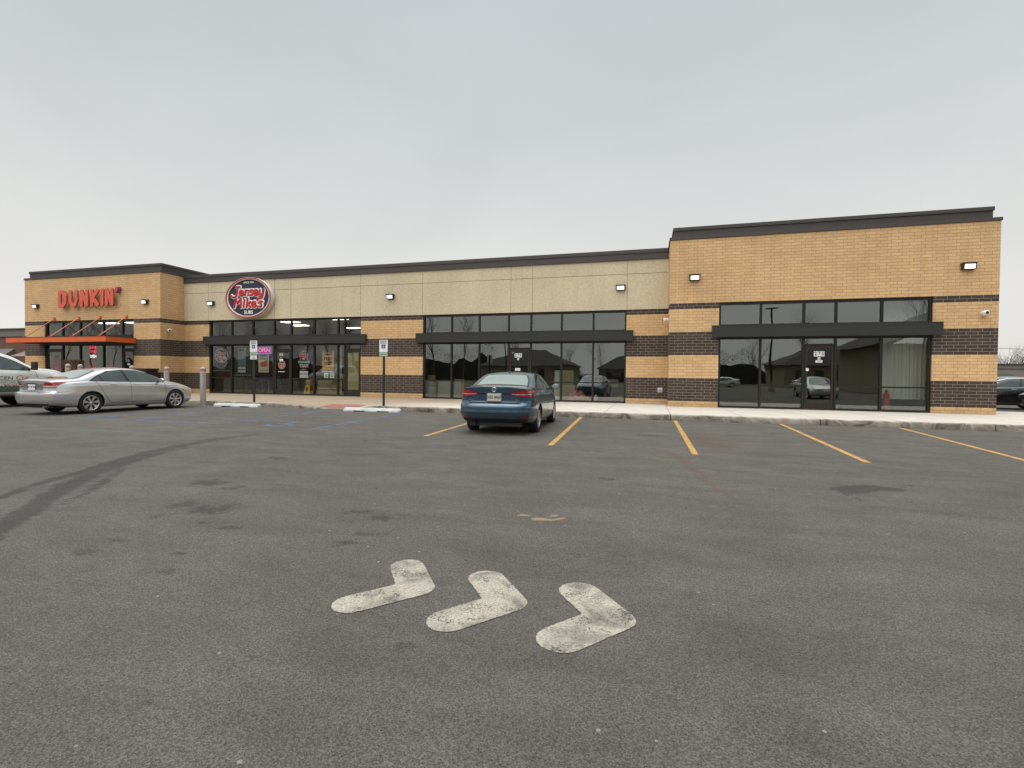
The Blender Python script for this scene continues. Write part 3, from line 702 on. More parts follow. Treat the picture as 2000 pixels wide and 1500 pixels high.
mb = MB(); mb.box(XL1 + .06, -12.31, 27.9, 27.98, SW + .01, 1.45); part(mb, 'sub_shop_darkening_panel', M['green_wall'])  # added dark panel that darkens the lower back of the room
def ceiling_light(x, y, w, d, lab, grp, z=3.94):
    t = thing('ceiling_light', lab, 'ceiling light', (x, y, z), 0, grp)
    mb = MB(); mb.box(-w / 2, w / 2, -d / 2, d / 2, -.03, -.01); mb.build('light_panel', M['ceiling_lamp'], t)
    mb = MB(); mb.box(-w / 2 - .03, w / 2 + .03, -d / 2 - .03, d / 2 + .03, -.009, .0); mb.build('housing', M['white'], t)
for x, y, lab in ((-18.5, 22.0, 'lit ceiling panel seen above the first glass door of the sub shop'), (-19.2, 23.6, 'lower of the two lit ceiling panels left of the sub shop door'), (-15.0, 21.2, 'small lit ceiling panel near the right end of the sub shop'), (-17.0, 25.5, 'lit ceiling panel at the back of the sub shop')):
    ceiling_light(x, y, .9, .45, lab, 'ceiling lights in the sub shop')
for x, y, lab in ((-29.6, 20.6, 'left lit ceiling panel inside the coffee shop'), (-27.6, 20.6, 'middle lit ceiling panel inside the coffee shop'), (-26.0, 20.8, 'right lit ceiling panel inside the coffee shop')):
    ceiling_light(x, y, 1.1, .35, lab, 'ceiling lights in the coffee shop')
# back counter and menu wall of the sub shop
t = thing('service_counter', 'wood fronted service counter inside the sub shop', 'counter', (-17.0, 24.2, SW + .01))
mb = MB(); mb.box(-.6, 3.2, 0, .7, .08, 1.0); mb.build('counter_front', M['wood'], t, bevel=.01)
mb = MB(); mb.box(-.65, 3.25, -.05, .75, 1.0, 1.05); mb.build('counter_top', M['green_wall'], t, bevel=.01)
t = thing('menu_board', 'row of dark menu boards on the back wall of the sub shop', 'menu board', (-17.0, 27.8, 2.6))
mb = MB(); mb.box(-4, 3, 0, .1, -.5, .9); mb.build('wood_backing', M['wood'], t)
mb = MB(); [mb.box(-3.8 + k * 1.7, -2.3 + k * 1.7, -.04, -.005, -.35, .45) for k in range(4)]; mb.build('menu_panel', M['tileback'], t)
t = thing('display_counter', 'dark serving counter inside the coffee shop', 'counter', (-27.4, 22.3, SW + .01))
mb = MB(); mb.box(-2.8, 2.6, 0, .7, .05, 1.0); mb.build('counter_front', M['green_wall'], t); mb = MB(); mb.box(-2.85, 2.65, -.04, .74, 1.0, 1.05); mb.build('counter_top', M['wood'], t)

# tables and chairs behind the sub shop glass
def dining_table():
    t = thing('dining_table', 'small square table nearest the left jamb inside the sub shop', 'table', (0, 0, 0), 0, 'tables inside the sub shop')
    mb = MB(); mb.box(-.38, .38, -.38, .38, .72, .76); mb.build('table_top', M['green_wall'], t, bevel=.01)
    mb = MB(); mb.tube((0, 0, .03), (0, 0, .72), .035); mb.build('pedestal', M['black_metal'], t)
    mb = MB(); mb.box(-.25, .25, -.03, .03, 0, .03); mb.box(-.03, .03, -.25, -.031, 0, .03); mb.box(-.03, .03, .031, .25, 0, .03); mb.build('base', M['black_metal'], t)
    return t
def dining_chair():
    t = thing('dining_chair', 'metal chair at the leftmost table inside the sub shop', 'chair', (0, 0, 0), 0, 'chairs inside the sub shop')
    mb = MB(); mb.box(-.21, .21, -.21, .21, .44, .47); mb.build('seat', M['chair_blue'], t, bevel=.01)
    mb = MB(); mb.box(-.21, .21, .19, .22, .60, .88); mb.build('backrest', M['chair_blue'], t, bevel=.01)
    for sx in (-.19, .19):
        mb = MB(); mb.tube((sx, -.19, 0), (sx, -.19, .44), .012, n=6); mb.build('leg', M['steel'], t)
        mb = MB(); mb.tube((sx, .205, 0), (sx, .205, .88), .012, n=6); mb.build('leg', M['steel'], t)
    return t
tb0, ch0 = dining_table(), dining_chair()
Z1 = SW + .01
for i, (x, y, lab) in enumerate(((-20.6, 21.0, None), (-19.2, 21.0, 'second square table from the left inside the sub shop'), (-17.9, 21.1, 'square table just left of the first glass door inside the sub shop'))):
    o = tb0 if i == 0 else copy_tree(tb0); o.location = (x, y, Z1)
    if lab: o['label'] = lab
for i, (x, y, rz, lab) in enumerate(((-20.0, 21.0, -90, None), (-19.75, 21.1, 90, 'metal chair backed against the second table from the left'), (-18.6, 21.0, -90, 'blue chair between the second and third tables of the sub shop'), (-18.5, 20.45, 180, 'blue chair closest to the glass under the online order shade'), (-17.85, 20.5, 180, 'blue chair beside the first glass door of the sub shop'))):
    o = ch0 if i == 0 else copy_tree(ch0); o.location = (x, y, Z1); o.rotation_euler.z = R(rz)
    if lab: o['label'] = lab

# ---- shades, posters, decals on the sub shop glass
YG = YM + .135
def sheet(name, u0, v0, u1, v1, m, lab, cat, y=YG, th=.004, parent=None, frame=None):
    x0, z1 = P(u0, v0, y); x1, z0 = P(u1, v1, y)
    t = thing(name, lab, cat, ((x0 + x1) / 2, y, (z0 + z1) / 2)) if lab else parent
    mb = MB(); w, h = (x1 - x0) / 2, (z1 - z0) / 2
    mb.box(-w, w, 0, th, -h, h); mb.build('sheet', m, t); t['_w'], t['_h'] = w, h
    return t
YO = YM + .105      # outer face of the glass
sh = sheet('roller_shade', 414.5, 677, 450, 724.5, M['shade'], 'dark roller shade with a round shop logo, leftmost bay of the sub shop', 'shade', YG + .03)
mb = MB(); mb.tube((-sh['_w'], -.01, -sh['_h']), (sh['_w'], -.01, -sh['_h']), .018, n=8); mb.build('bottom_bar', M['steel'], sh)
sh2 = sheet('roller_shade', 455.5, 677, 491, 733, M['shade'], 'longer dark roller shade printed ORDER ONLINE in the second bay of the sub shop', 'shade', YG + .03)
mb = MB(); mb.tube((-sh2['_w'], -.01, -sh2['_h']), (sh2['_w'], -.01, -sh2['_h']), .018, n=8); mb.build('bottom_bar', M['steel'], sh2)
text('SKIP THE LINE', .085, M['signwhite'], 'lettering', sh2, (-.02, -.012, .60), sx=.95)
mb = MB(); mb.box(-.27, .24, -.008, -.004, -.24, .53); mb.build('printed_panel', simple('slate blue print', (.10, .15, .19), .7, noise=.5, nscale=18), sh2)
text('ORDER', .17, M['signwhite'], 'lettering', sh2, (-.02, -.012, -.36), sx=.85, off=.003); text('ONLINE', .17, M['signwhite'], 'lettering', sh2, (-.02, -.012, -.52), sx=.78, off=.003)

LET = {   # brush letters on a unit x-height of 1 (x right, y up)
    'J': [[(.62, 2.0), (.60, 1.2), (.55, .3), (.35, -.15), (-.05, -.25), (-.30, .05)], [(.35, 2.0), (.9, 2.0)]],
    'e': [[(.05, .42), (.50, .55), (.50, .85), (.28, 1.0), (.02, .70), (.05, .20), (.35, .0), (.72, .22)]],
    'r': [[(.05, 1.0), (.10, .5), (.08, 0)], [(.10, .6), (.28, .95), (.55, .95)]],
    's': [[(.52, .95), (.22, .98), (.10, .72), (.42, .42), (.40, .06), (.0, .04)]],
    'y': [[(.05, 1.0), (.10, .35), (.35, .15), (.58, .45), (.62, 1.0)], [(.62, 1.0), (.58, .1), (.45, -.55), (.12, -.62), (.15, -.25), (.55, .0)]],
    'M': [[(0, 0), (.12, 1.1), (.22, 1.9)], [(.22, 1.9), (.48, .75)], [(.48, .75), (.92, 1.9)], [(.92, 1.9), (.98, 1.0), (1.02, 0)]],
    'i': [[(.1, 1.0), (.08, .5), (.1, 0)], [(.12, 1.5)]],
    'k': [[(.10, 1.9), (.08, 1.0), (.05, 0)], [(.55, .98), (.14, .48)], [(.22, .56), (.62, 0)]],
    "'": [[(.10, 1.75), (.0, 1.35)]], 'S': [[(.7, 1.7), (.35, 1.95), (.05, 1.5), (.5, .95), (.65, .4), (.3, .0), (0, .2)]]}
def script_word(w, adv):
    x = 0; out = []
    for c in w:
        out += [[(px + x, py) for px, py in l] for l in LET[c]]; x += adv.get(c, .68)
    return out, x
def sub_logo(parent, w, h, face_y, rx=1.0):
    """oval cabinet; w,h half sizes"""
    def oval(mb, a, b_, y0, y1, n=64, mi=0):
        vs = [(a * math.cos(2 * math.pi * i / n), y, b_ * math.sin(2 * math.pi * i / n)) for y in (y0, y1) for i in range(n)]
        mb.add(vs, [list(range(n)), list(range(2 * n - 1, n - 1, -1))], mi); mb.add(vs, [(i, (i + 1) % n, n + (i + 1) % n, n + i) for i in range(n)], mi, True)
    def ring(name, a0, a1, y0, y1, m):
        mb = MB(); n = 64
        vs = [((w * k) * math.cos(2 * math.pi * i / n), y, (h * k) * math.sin(2 * math.pi * i / n)) for k, y in ((a0, y1), (a0, y0), (a1, y0), (a1, y1)) for i in range(n)]
        mb.add(vs, [(k * n + i, k * n + (i + 1) % n, (k + 1) * n + (i + 1) % n, (k + 1) * n + i) for k in range(3) for i in range(n)], 0, True)
        mb.build(name, m, parent)
    D = face_y
    mb = MB(); oval(mb, w * .925, h * .925, -D * .74, -D * .68); mb.build('navy_face', M['navy'], parent)
    ring('outer_rim', 1.0, .955, -D, 0, M['rimred']); ring('inner_rim', .952, .905, -D * .93, -D * .68, M['rimsteel']); 
    ring('cabinet_edge', 1.012, 1.003, -D * .96, 0, M['rimsteel'])
    y = -D * .74
    for word, adv, zc, tw in (('Jersey', {'J': .96, 'r': .70, 's': .70, 'e': .80, 'y': .75}, .12, 1.36), ("Mike's", {'M': 1.34, 'i': .48, 'k': .80, 'e': .74, "'": .26}, -.46, 1.28)):
        ln, L = script_word(word, adv); s = tw * w / L
        ln = [[(a - L / 2, (b_ if b_ < 1 else 1 + (b_ - 1) * .72) * .64) for a, b_ in l] for l in ln]
        strokes(ln, .47, M['signwhite'], 'white_outline', parent, (.012 * w, y - .001, zc * h), s, .12, .10)
        strokes(ln, .25, M['red'], 'red_lettering', parent, (0, y - .16 * s * .2 - .008, zc * h), s, .55, .10)
    text('SUBS', h * .24, M['signwhite'], 'lettering', parent, (0, y - .01, -.73 * h), off=.006 * h, sx=1.05)
    text('SINCE 1956', h * .125, M['signwhite'], 'lettering', parent, (0, y - .01, .76 * h), off=.003 * h)
t = thing('shop_sign', 'large oval navy sign with red script lettering Jersey Mike\'s Subs above the sub shop', 'shop sign', (-18.76, YM - .035, 4.83))
del t['label']; t['label'] = 'large oval navy sign with red script and white rim over the sub shop'
sub_logo(t, 1.34, .97, .27)
lg = thing('logo_decal', 'small round red and navy logo on the leftmost dark shade', 'window decal')
x, z = P(433, 694, YG + .02); lg.location = (x, YG + .018, z); sub_logo(lg, .40, .385, .02)
lg2 = thing('logo_decal', 'small round faded logo at the top of the join our team window decal', 'window decal'); x, z = P(593.5, 694, YG); lg2.location = (x, YG, z); sub_logo(lg2, .24, .23, .012)
lg3 = thing('logo_decal', 'small round pale logo low on the first glass door of the sub shop', 'window decal'); x, z = P(551.5, 712.5, YG); lg3.location = (x, YM + .10, z); sub_logo(lg3, .20, .20, .012)

# OPEN neon
x, z = P(515, 684.5, YG)
t = thing('neon_open_sign', 'pink neon OPEN sign with a purple border in the sub shop window', 'neon sign', (x, YG + .03, z))
mb = MB(); mb.box(-.40, .40, .02, .03, -.16, .16); mb.build('back_board', M['neonback'], t)
mb = MB(); 
for a, b_ in (((-.40, -.16), (.40, -.16)), ((.40, -.16), (.40, .16)), ((.40, .16), (-.40, .16)), ((-.40, .16), (-.40, -.16))): mb.tube((a[0], 0, a[1]), (b_[0], 0, b_[1]), .016, n=8)
mb.build('border_tube', M['neonpurple'], t); text('OPEN', .27, M['neonpink'], 'lettering', t, (0, -.005, 0), off=.006, sx=.98)
# sandwich poster
t = sheet('sandwich_poster', 505, 693, 525, 727.5, M['poster'], 'cream poster of a sandwich reading ORIGINAL ITALIAN under the neon sign', 'poster', YG + .01)
text('ORIGINAL', .13, M['posterink'], 'lettering', t, (0, -.004, .37), off=.003, sx=.82); text('ITALIAN', .15, M['posterink'], 'lettering', t, (0, -.004, .24), off=.003, sx=.86)
mb = MB()
for k, (zz, w_, hh) in enumerate(((.05, .23, .045), (-.02, .26, .03), (-.08, .24, .035), (-.13, .22, .03))):
    mb.poly([(w_ * math.cos(R(a)) + .01 * k, -.004 - .001 * k, zz + hh * math.sin(R(a))) for a in range(0, 360, 20)])
mb.poly([(.14 + .08 * math.cos(R(a)), -.009, .12 + .07 * math.sin(R(a))) for a in range(0, 360, 30)])
mb.build('sandwich_picture', M['food'], t); text('ADD CHIPS & A DRINK', .05, M['posterink'], 'lettering', t, (0, -.004, -.33)); text('SUBS', .05, M['red'], 'lettering', t, (0, -.004, -.24))
# team decal
x, z = P(593.5, 705, YG); t = thing('team_decal', 'white window lettering Join Our Winning Team with a now hiring sheet', 'window decal', (x, YG, z))
text('Join Our', .13, M['signwhite'], 'lettering', t, (0, 0, .10)); text('WINNING', .17, M['signwhite'], 'lettering', t, (0, 0, -.06), off=.003, sx=.85); text('TEAM', .22, M['signwhite'], 'lettering', t, (0, 0, -.24), off=.005, sx=.9)
mb = MB(); mb.box(-.23, .23, 0, .004, -.80, -.48); mb.build('sheet', M['signwhite'], t); text('NOW HIRING', .075, M['posterink'], 'lettering', t, (0, -.004, -.62)); text('SMILES', .09, M['poster'], 'lettering', t, (0, -.0, -.41))
# numbers on the first door
x, z = P(550, 695, YM + .1); t = thing('door_decal', 'white street number and shop hours on the first glass door of the sub shop', 'window decal', (x, YM + .095, z))
text('275', .15, M['signwhite'], 'lettering', t, (-.02, 0, .06), off=.004); text('B', .09, M['signwhite'], 'lettering', t, (-.02, 0, -.07)); mb = MB(); mb.box(-.11, .09, 0, .003, -.24, -.15); mb.build('hours_sheet', M['signwhite'], t)
text('jerseymikes.com', .055, M['signwhite'], 'lettering', t, (0, 0, -.76), off=.002)
# amber poster
t = sheet('amber_poster', 629.5, 685.5, 652, 723, M['yellowposter'], 'amber poster reading FREE VISIT in the window right of the sub shop door', 'poster', YG + .01)
mb = MB(); mb.box(-.21, .21, -.004, -.001, .24, .47); mb.build('black_panel', M['posterink'], t)
text('MASSAGE', .09, M['yellowposter'], 'lettering', t, (0, -.007, .37), sx=.85); text('FREE', .22, M['posterink'], 'lettering', t, (0, -.004, .08), off=.008, sx=.95); text('VISIT', .22, M['posterink'], 'lettering', t, (0, -.004, -.14), off=.008, sx=.95)
text('scan to book your visit', .045, M['posterink'], 'lettering', t, (0, -.004, -.31)); mb = MB(); mb.box(-t['_w'], t['_w'], -.01, .0, -t['_h'] - .08, -t['_h'] - .03); mb.build('ledge', M['signwhite'], t)
for u, lab in ((637, 'left of two small notices taped below the amber poster'), (648.5, 'right of two small notices taped below the amber poster')):
    t = sheet('notice', u - 4, 728, u + 4, 738.5, M['signwhite'], lab, 'notice', YG + .012); mb = MB(); mb.box(-.07, .07, -.003, -.001, -.08, .08); mb.build('printed_panel', M['signgreen'], t)
# wrapped crate, kraft paper
t = sheet('kraft_paper', 674, 689, 701.5, 761.5, M['kraft'], 'yellow green kraft paper filling the glass of the far right sub shop door', 'paper', YM + .13)
t = sheet('kraft_paper', 661, 677, 667.5, 771, M['kraft'], 'narrow strip of kraft paper in the sidelight beside the papered door', 'paper', YG + .01)
x, z = P(641, 757, YM + .6); t = thing('wrapped_crate', 'low kraft paper wrapped crate behind the lower glass under the amber poster', 'crate', (x, YM + .75, SW + .01), R(3))
mb = MB(); mb.box(-.52, .52, -.25, .25, 0, .70); mb.build('box_body', M['card'], t, bevel=.02); mb = MB(); mb.box(-.53, .53, -.262, -.252, .30, .36); mb.build('tape', M['poster'], t)
# wet floor sign
x, _ = P(604, 750, YM + .55); t = thing('wet_floor_sign', 'yellow folding wet floor sign standing inside the sub shop glass', 'floor sign', (x, YM + .55, SW + .01), R(-8))
for s, nm in ((-1, 'front_panel'), (1, 'back_panel')):
    mb = MB(); mb.prism([(-.19, s * .17, 0), (.19, s * .17, 0), (.12, s * .02, .72), (-.12, s * .02, .72)], (0, s * .012, 0)); mb.build(nm, M['wetyellow'], t)
text('CAUTION', .06, M['posterink'], 'lettering', t, (0, -.075, .58)); mb = MB(); mb.poly([(.07 * math.cos(R(a)), -.155, .30 + .07 * math.sin(R(a))) for a in range(0, 360, 30)]); mb.poly([(-.08, -.165, .18), (.08, -.165, .18), (.02, -.15, .3)]); mb.build('figure_mark', M['posterink'], t)
text('WET FLOOR', .05, M['posterink'], 'lettering', t, (0, -.09, .50))

# ---- middle and right shop windows
def number_decal(u, v, yp, letter, lab, extra=True):
    x, z = P(u, v, yp + .09); t = thing('number_decal', lab, 'window decal', (x, yp + .098, z))
    for k, c in enumerate('275'):
        mb = MB(); mb.box(-.155 + k * .105, -.055 + k * .105, 0, .003, -.085, .085); mb.build('number_tile', M['signwhite'], t); text(c, .17, M['posterink'], 'lettering', t, (-.105 + k * .105, -.004, 0), off=.003, sx=.85)
    mb = MB(); mb.box(-.04, .04, 0, .003, -.20, -.11); mb.build('number_tile', M['signwhite'] , t); text(letter, .085, M['posterink'], 'lettering', t, (0, -.004, -.155))
    if extra: mb = MB(); mb.box(-.10, .10, 0, .003, -.29, -.215); mb.build('notice_sheet', M['signwhite'], t); text('NOTICE', .035, M['posterink'], 'lettering', t, (0, -.004, -.25))
number_decal(1600, 691, YF, 'D', 'white number tiles 275 D on the glass door of the right block')
number_decal(1012, 694, YM, 'C', 'white number tiles 275 C on the glass door behind the blue sedan', False)
t = sheet('notice', 1006, 719, 1016, 724, M['signwhite'], 'small white card on the door glass just above the blue sedan roof', 'notice', YM + .09); mb = MB(); mb.box(-.06, .06, -.003, -.001, -.02, .0); mb.build('printed_line', M['poster'], t)
t = sheet('notice', 1574, 719, 1579.5, 724.5, M['signwhite'], 'tiny white sticker above the handle of the 275 D door', 'notice', YF + .07); mb = MB(); mb.box(-.02, .02, -.003, -.001, -.01, .01); mb.build('printed_line', M['poster'], t)
# things stored inside the empty middle unit
def inside(u, yp=YM, dy=.7): return P(u, 750, yp + dy)[0]
t = thing('cardboard_tube', 'upright brown carpet tube at the left end inside the middle shop window', 'tube', (inside(843), YM + .7, SW + .01)); mb = MB(); mb.lathe([(.001, 0), (.19, 0), (.19, 1.02), (.15, 1.02), (.15, .9), (.001, .9)], n=28); mb.build('tube_wall', M['card'], t)
mb = MB(); mb.lathe([(.1905, .0), (.194, .0), (.194, .5), (.1905, .5)], n=28); mb.build('paper_sleeve', M['board'], t)
for u, w, h, lab, mt in ((867, .62, .80, 'pale board leaning behind the glass beside the brown tube', 'board'), (893, .34, .84, 'narrow pale board in the second bay of the middle shop window', 'board'), (903, .12, .84, 'thin brown plank beside the narrow pale board', 'card'),
                         (1087, .22, 1.28, 'white upright panel right of the blue sedan mirror', 'white'), (1105, .62, 1.28, 'large pale yellow board behind the glass right of the blue sedan', 'kraft'), (1112, .5, .66, 'brown board leaning in front of the large pale yellow board', 'card')):
    t = thing('stored_board', lab, 'board', (inside(u) + (.0), YM + (.75 if 'leaning in front' not in lab else .55), SW + .01), 0); mb = MB(); mb.box(-w / 2, w / 2, -.02, .02, 0, h); o = mb.build('panel', M[mt], t, bevel=.004); o.rotation_euler.x = R(-4)
    mb = MB(); mb.box(-w / 2 + .01, w / 2 - .01, -.028, -.021, h - .06, h - .03); o = mb.build('tape', M['poster'], t); o.rotation_euler.x = R(-4)
# pink sheet heap
me = bpy.data.meshes.new('pink_sheet'); bm = bmesh.new(); bmesh.ops.create_icosphere(bm, subdivisions=4, radius=1)
for v in bm.verts:
    r_ = 1 + .22 * math.sin(5 * v.co.x + 3 * v.co.z) * math.cos(7 * v.co.y + 2 * v.co.x) + .12 * math.sin(13 * v.co.x + 9 * v.co.z)
    k = max(0, v.co.z); v.co = Vector((v.co.x * .52 * r_ * (1 - .65 * k), v.co.y * .25 * r_, max(0, v.co.z * .42 * r_)))
bm.to_mesh(me); bm.free(); [setattr(p, 'use_smooth', True) for p in me.polygons]
o = obj('plastic_sheet', me, M['pink']); o.location = (inside(1128), YM + .6, SW + .012); tag(o, 'crumpled pink plastic sheet heaped behind the glass right of the blue sedan', 'plastic sheet')
t = thing('stored_chair', 'metal chair standing in the last bay of the middle shop window', 'chair', (inside(1200), YM + 1.0, SW + .01), R(20))
mb = MB(); mb.box(-.22, .22, -.22, .22, .44, .48); mb.build('seat', M['black'], t, bevel=.01); mb = MB(); mb.box(-.22, .22, .2, .24, .60, .92); mb.build('backrest', M['board'], t, bevel=.01)
for sx in (-.2, .2):
    for sy in (-.2, .22): mb = MB(); mb.tube((sx, sy, 0), (sx, sy, .9 if sy > 0 else .44), .014, n=6); mb.build('leg', M['steel'], t)
t = thing('plastic_jug', 'white plastic jug on the floor beside the stored metal chair', 'jug', (inside(1164, dy=.5), YM + .5, SW + .01)); mb = MB(); mb.lathe([(.001, 0), (.085, 0), (.09, .02), (.09, .17), (.03, .27), (.025, .30), (.001, .30)], n=18); mb.build('jug_body', M['white'], t); mb = MB(); mb.lathe([(.03, .30), (.03, .33), (.001, .33)], n=12); mb.build('cap', M['red'], t)

# curtain in the right block
t = thing('curtain', 'white curtain hanging behind the rightmost bay of the right block', 'curtain', (0, 0, 0))
mb = MB(); xa, xb = 7.35, 8.75; n = 90
def cur(i, z): x = xa + (xb - xa) * i / n; return (x, YF + .75 + .05 * math.sin(i * .9) + .025 * math.sin(i * 2.3 + z), z)
vs = [cur(i, z) for i in range(n + 1) for z in (.55, 1.3, 2.2, 3.2, 3.75)]
mb.add(vs, [(i * 5 + k, (i + 1) * 5 + k, (i + 1) * 5 + k + 1, i * 5 + k + 1) for i in range(n) for k in range(4)], 0, True); mb.build('cloth', M['curtain'], t)
mb = MB(); mb.tube((xa - .1, YF + .75, 3.78), (xb + .1, YF + .75, 3.78), .015); mb.build('rod', M['steel'], t)
t = thing('fire_extinguisher', 'red fire extinguisher cylinder standing left of the white curtain', 'fire extinguisher', (P(1731, 770, YF + .6)[0], YF + .6, SW + .01)); mb = MB(); mb.lathe([(.001, 0), (.085, 0), (.09, .03), (.09, .50), (.05, .60), (.02, .62), (.001, .62)], n=20); mb.build('cylinder', M['red'], t)
mb = MB(); mb.box(-.03, .03, -.02, .02, .62, .68); mb.build('valve', M['black'], t)

# ---- wall lights, cameras, socket
def wall_light():
    t = thing('wall_light', '', 'wall light', (0, 0, 0), 0, 'wall pack lights')
    mb = MB(); mb.prism([(-.17, 0, .09), (-.17, -.16, .09), (-.17, -.12, -.10), (-.17, 0, -.10)], (.34, 0, 0)); mb.build('housing', simple('bronze lamp housing', (.03, .025, .022), .5), t, bevel=.006)
    mb = MB(); mb.poly([(-.135, -.156, .055), (.135, -.156, .055), (.135, -.1265, -.08), (-.135, -.1265, -.08)][::-1]); o = mb.build('lens', M['lamp'], t)
    mb = MB(); mb.box(-.19, .19, -.185, 0, .091, .103); mb.build('visor', M['coping2'], t)
    return t
wl = wall_light(); WL = [(-31.55, YF, 4.62, 'wall light at the left end of the coffee shop front'), (-23.9, YF, 4.62, 'wall light right of the orange coffee shop letters'), (-21.21, YM - .03, 4.65, 'wall light just left of the oval sub shop sign'),
      (-11.18, YM - .03, 4.65, 'wall light on the stucco between the sub shop and the middle shop'), (-1.16, YM - .03, 4.66, 'wall light at the right end of the stucco'), (1.45, YF, 4.69, 'wall light on the left side of the tall right brick block'), (9.34, YF, 4.69, 'wall light near the right corner of the building')]
for i, (x, y, z, lab) in enumerate(WL):
    o = wl if i == 0 else copy_tree(wl); o.location = (x, y, z); o['label'] = lab
def camera_thing(x, y, z, rz, lab, first=[None]):
    if first[0] is None:
        t = thing('security_camera', lab, 'security camera', (x, y, z), R(rz), 'security cameras'); first[0] = t
        mb = MB(); mb.lathe([(.001, -.03), (.055, -.03), (.06, 0), (.001, 0)], 'y', n=20); mb.build('base', M['white'], t)
        mb = MB(); mb.lathe([(.001, -.15), (.03, -.148), (.055, -.13), (.065, -.09), (.055, -.05), (.02, -.03)], 'y', (0, 0, .0), 22); mb.build('housing', M['white'], t)
        mb = MB(); mb.lathe([(.001, -.158), (.022, -.156), (.034, -.146), (.034, -.14)], 'y', n=16); mb.build('lens', M['black'], t)
    else:
        t = copy_tree(first[0]); t.location = (x, y, z); t.rotation_euler.z = R(rz); t['label'] = lab
    t.scale = (1.35,) * 3
camera_thing(9.77, YF, 3.25, 0, 'white security camera beside the right canopy near the building corner')
camera_thing(X0, YM - .3, 3.34, -75, 'white security camera in the inner corner left of the right block')
camera_thing(XL1, 18.8, 3.25, 60, 'white security camera on the side wall left of the sub shop')
t = thing('outdoor_socket', 'small grey outdoor socket box low on the dark bricks by the inner corner', 'socket box', (.37, YM, .70)); mb = MB(); mb.box(-.09, .09, -.05, 0, -.09, .09); mb.build('box_body', M['rimsteel'], t, bevel=.008)
mb = MB(); mb.box(-.06, .06, -.058, -.051, -.06, .02); mb.build('cover', M['steel'], t)

# ---- coffee shop sign and canopy
t = thing('coffee_shop_sign', 'raised orange block letters with dark edges on the upper left brick wall', 'shop sign', (0, 0, 0))
DK = [('D', [[(0, 0), (0, 1.0)], [(0, 1.0), (.32, .98), (.50, .75), (.50, .25), (.32, .02), (0, 0)]]), ('U', [[(0, 1.0), (0, .35), (.12, .06), (.26, .0), (.40, .06), (.52, .35), (.52, 1.0)]]),
      ('N', [[(0, 0), (0, 1.0)], [(0, 1.0), (.46, 0)], [(.46, 0), (.46, 1.0)]]), ('K', [[(0, 0), (0, 1)], [(.46, 1), (.04, .48)], [(.08, .52), (.48, 0)]]), ('I', [[(0, 0), (0, 1)]]), ('N', [[(0, 0), (0, 1.0)], [(0, 1.0), (.46, 0)], [(.46, 0), (.46, 1.0)]])]
def block_letter(lines, w, x0, z0, s, y, d, parent):
    """outline of round-ended strokes, as a front face plus a dark return"""
    for nm, m_, ww, ya, yb in (('letter_return', M['letter_side'], w * 1.04, y + d, y + .03), ('letter_face', M['orange_letter'], w, y - .01, y + d - .002)):
        mb = MB(); k = 0
        for ln in lines:
            p = [Vector((x0 + a * s * 1.18, z0 + b_ * s)) for a, b_ in ln]
            for i in range(len(p) - 1):
                q = line_quad(p[i], p[i + 1], ww * s); k += 1; e = .0004 * k
                mb.prism([(c.x, ya - e, c.y) for c in q], (0, yb - ya + e, 0))
            for c in p:
                k += 1; e = .0004 * k; mb.prism([(c.x + ww * s / 2 * math.cos(R(a)), ya - e, c.y + ww * s / 2 * math.sin(R(a))) for a in range(0, 360, 24)], (0, yb - ya + e, 0))
        if nm == 'letter_face': fo = mb.build(nm, m_, parent)
        else: mb.build(nm, m_, parent)
x = -29.55; s = .70
for c, ln in DK:
    block_letter(ln, .285, x, 4.56, s, YF - .20, .05, t); x += {'D': .735, 'U': .74, 'N': .69, 'K': .67, 'I': .27}[c] * 1.06
mb = MB(); x -= .10; mb.prism([(x - .04, YF - .2, 5.40), (x + .14, YF - .2, 5.40), (x + .12, YF - .2, 5.26), (x + .02, YF - .2, 5.10), (x - .05, YF - .2, 5.12)], (0, .17, 0)); mb.build('apostrophe', M['magenta'], t)
text('TM', .06, M['letter_side'], 'trademark', t, (x + .1, YF - .02, 4.50))
# canopy
t = thing('orange_canopy', 'flat orange steel canopy hung on rods over the coffee shop entrance', 'canopy', (0, 0, 0))
cx0, cx1, cy0, cy1 = -31.4, -24.55, 16.95, YF
zb0, zt0 = 2.60, 2.84
mb = MB(); mb.box(cx0, cx1, cy0, cy0 + .06, zb0, zt0); mb.box(cx1 - .06, cx1, cy0 + .06, cy1 - .01, zb0, zt0); mb.box(cx0, cx0 + .06, cy0 + .06, cy1 - .01, zb0, zt0); mb.build('fascia', M['orange'], t)
mb = MB(); mb.box(cx0 + .06, cx1 - .06, cy0 + .06, cy1 - .01, zb0 + .08, zb0 + .12); mb.build('deck', M['blacktrim'], t)
mb = MB(); mb.box(cx0 - .01, cx1 + .01, cy0 - .012, cy0 + .05, zt0, zt0 + .015); mb.box(cx1 - .05, cx1 + .012, cy0 + .05, cy1 - .01, zt0, zt0 + .015); mb.build('top_trim', M['coping2'], t)
for rx in (-30.23, -28.46, -26.95, -25.18):
    mb = MB(); mb.tube((rx, cy0 + .12, zt0 + .03), (rx, YF - .03, 3.92), .022, n=8); rd = mb.build('hanger_rod', simple('salmon rod paint', (.62, .22, .13), .5), t)
    mb = MB(); mb.box(rx - .07, rx + .07, YF - .045, YF, 3.80, 4.0); mb.build('wall_plate', M['orange'], rd)
    mb = MB(); mb.box(rx - .03, rx + .03, cy0 + .05, cy0 + .2, zt0 - .02, zt0 + .06); mb.build('clevis', M['orange'], rd)
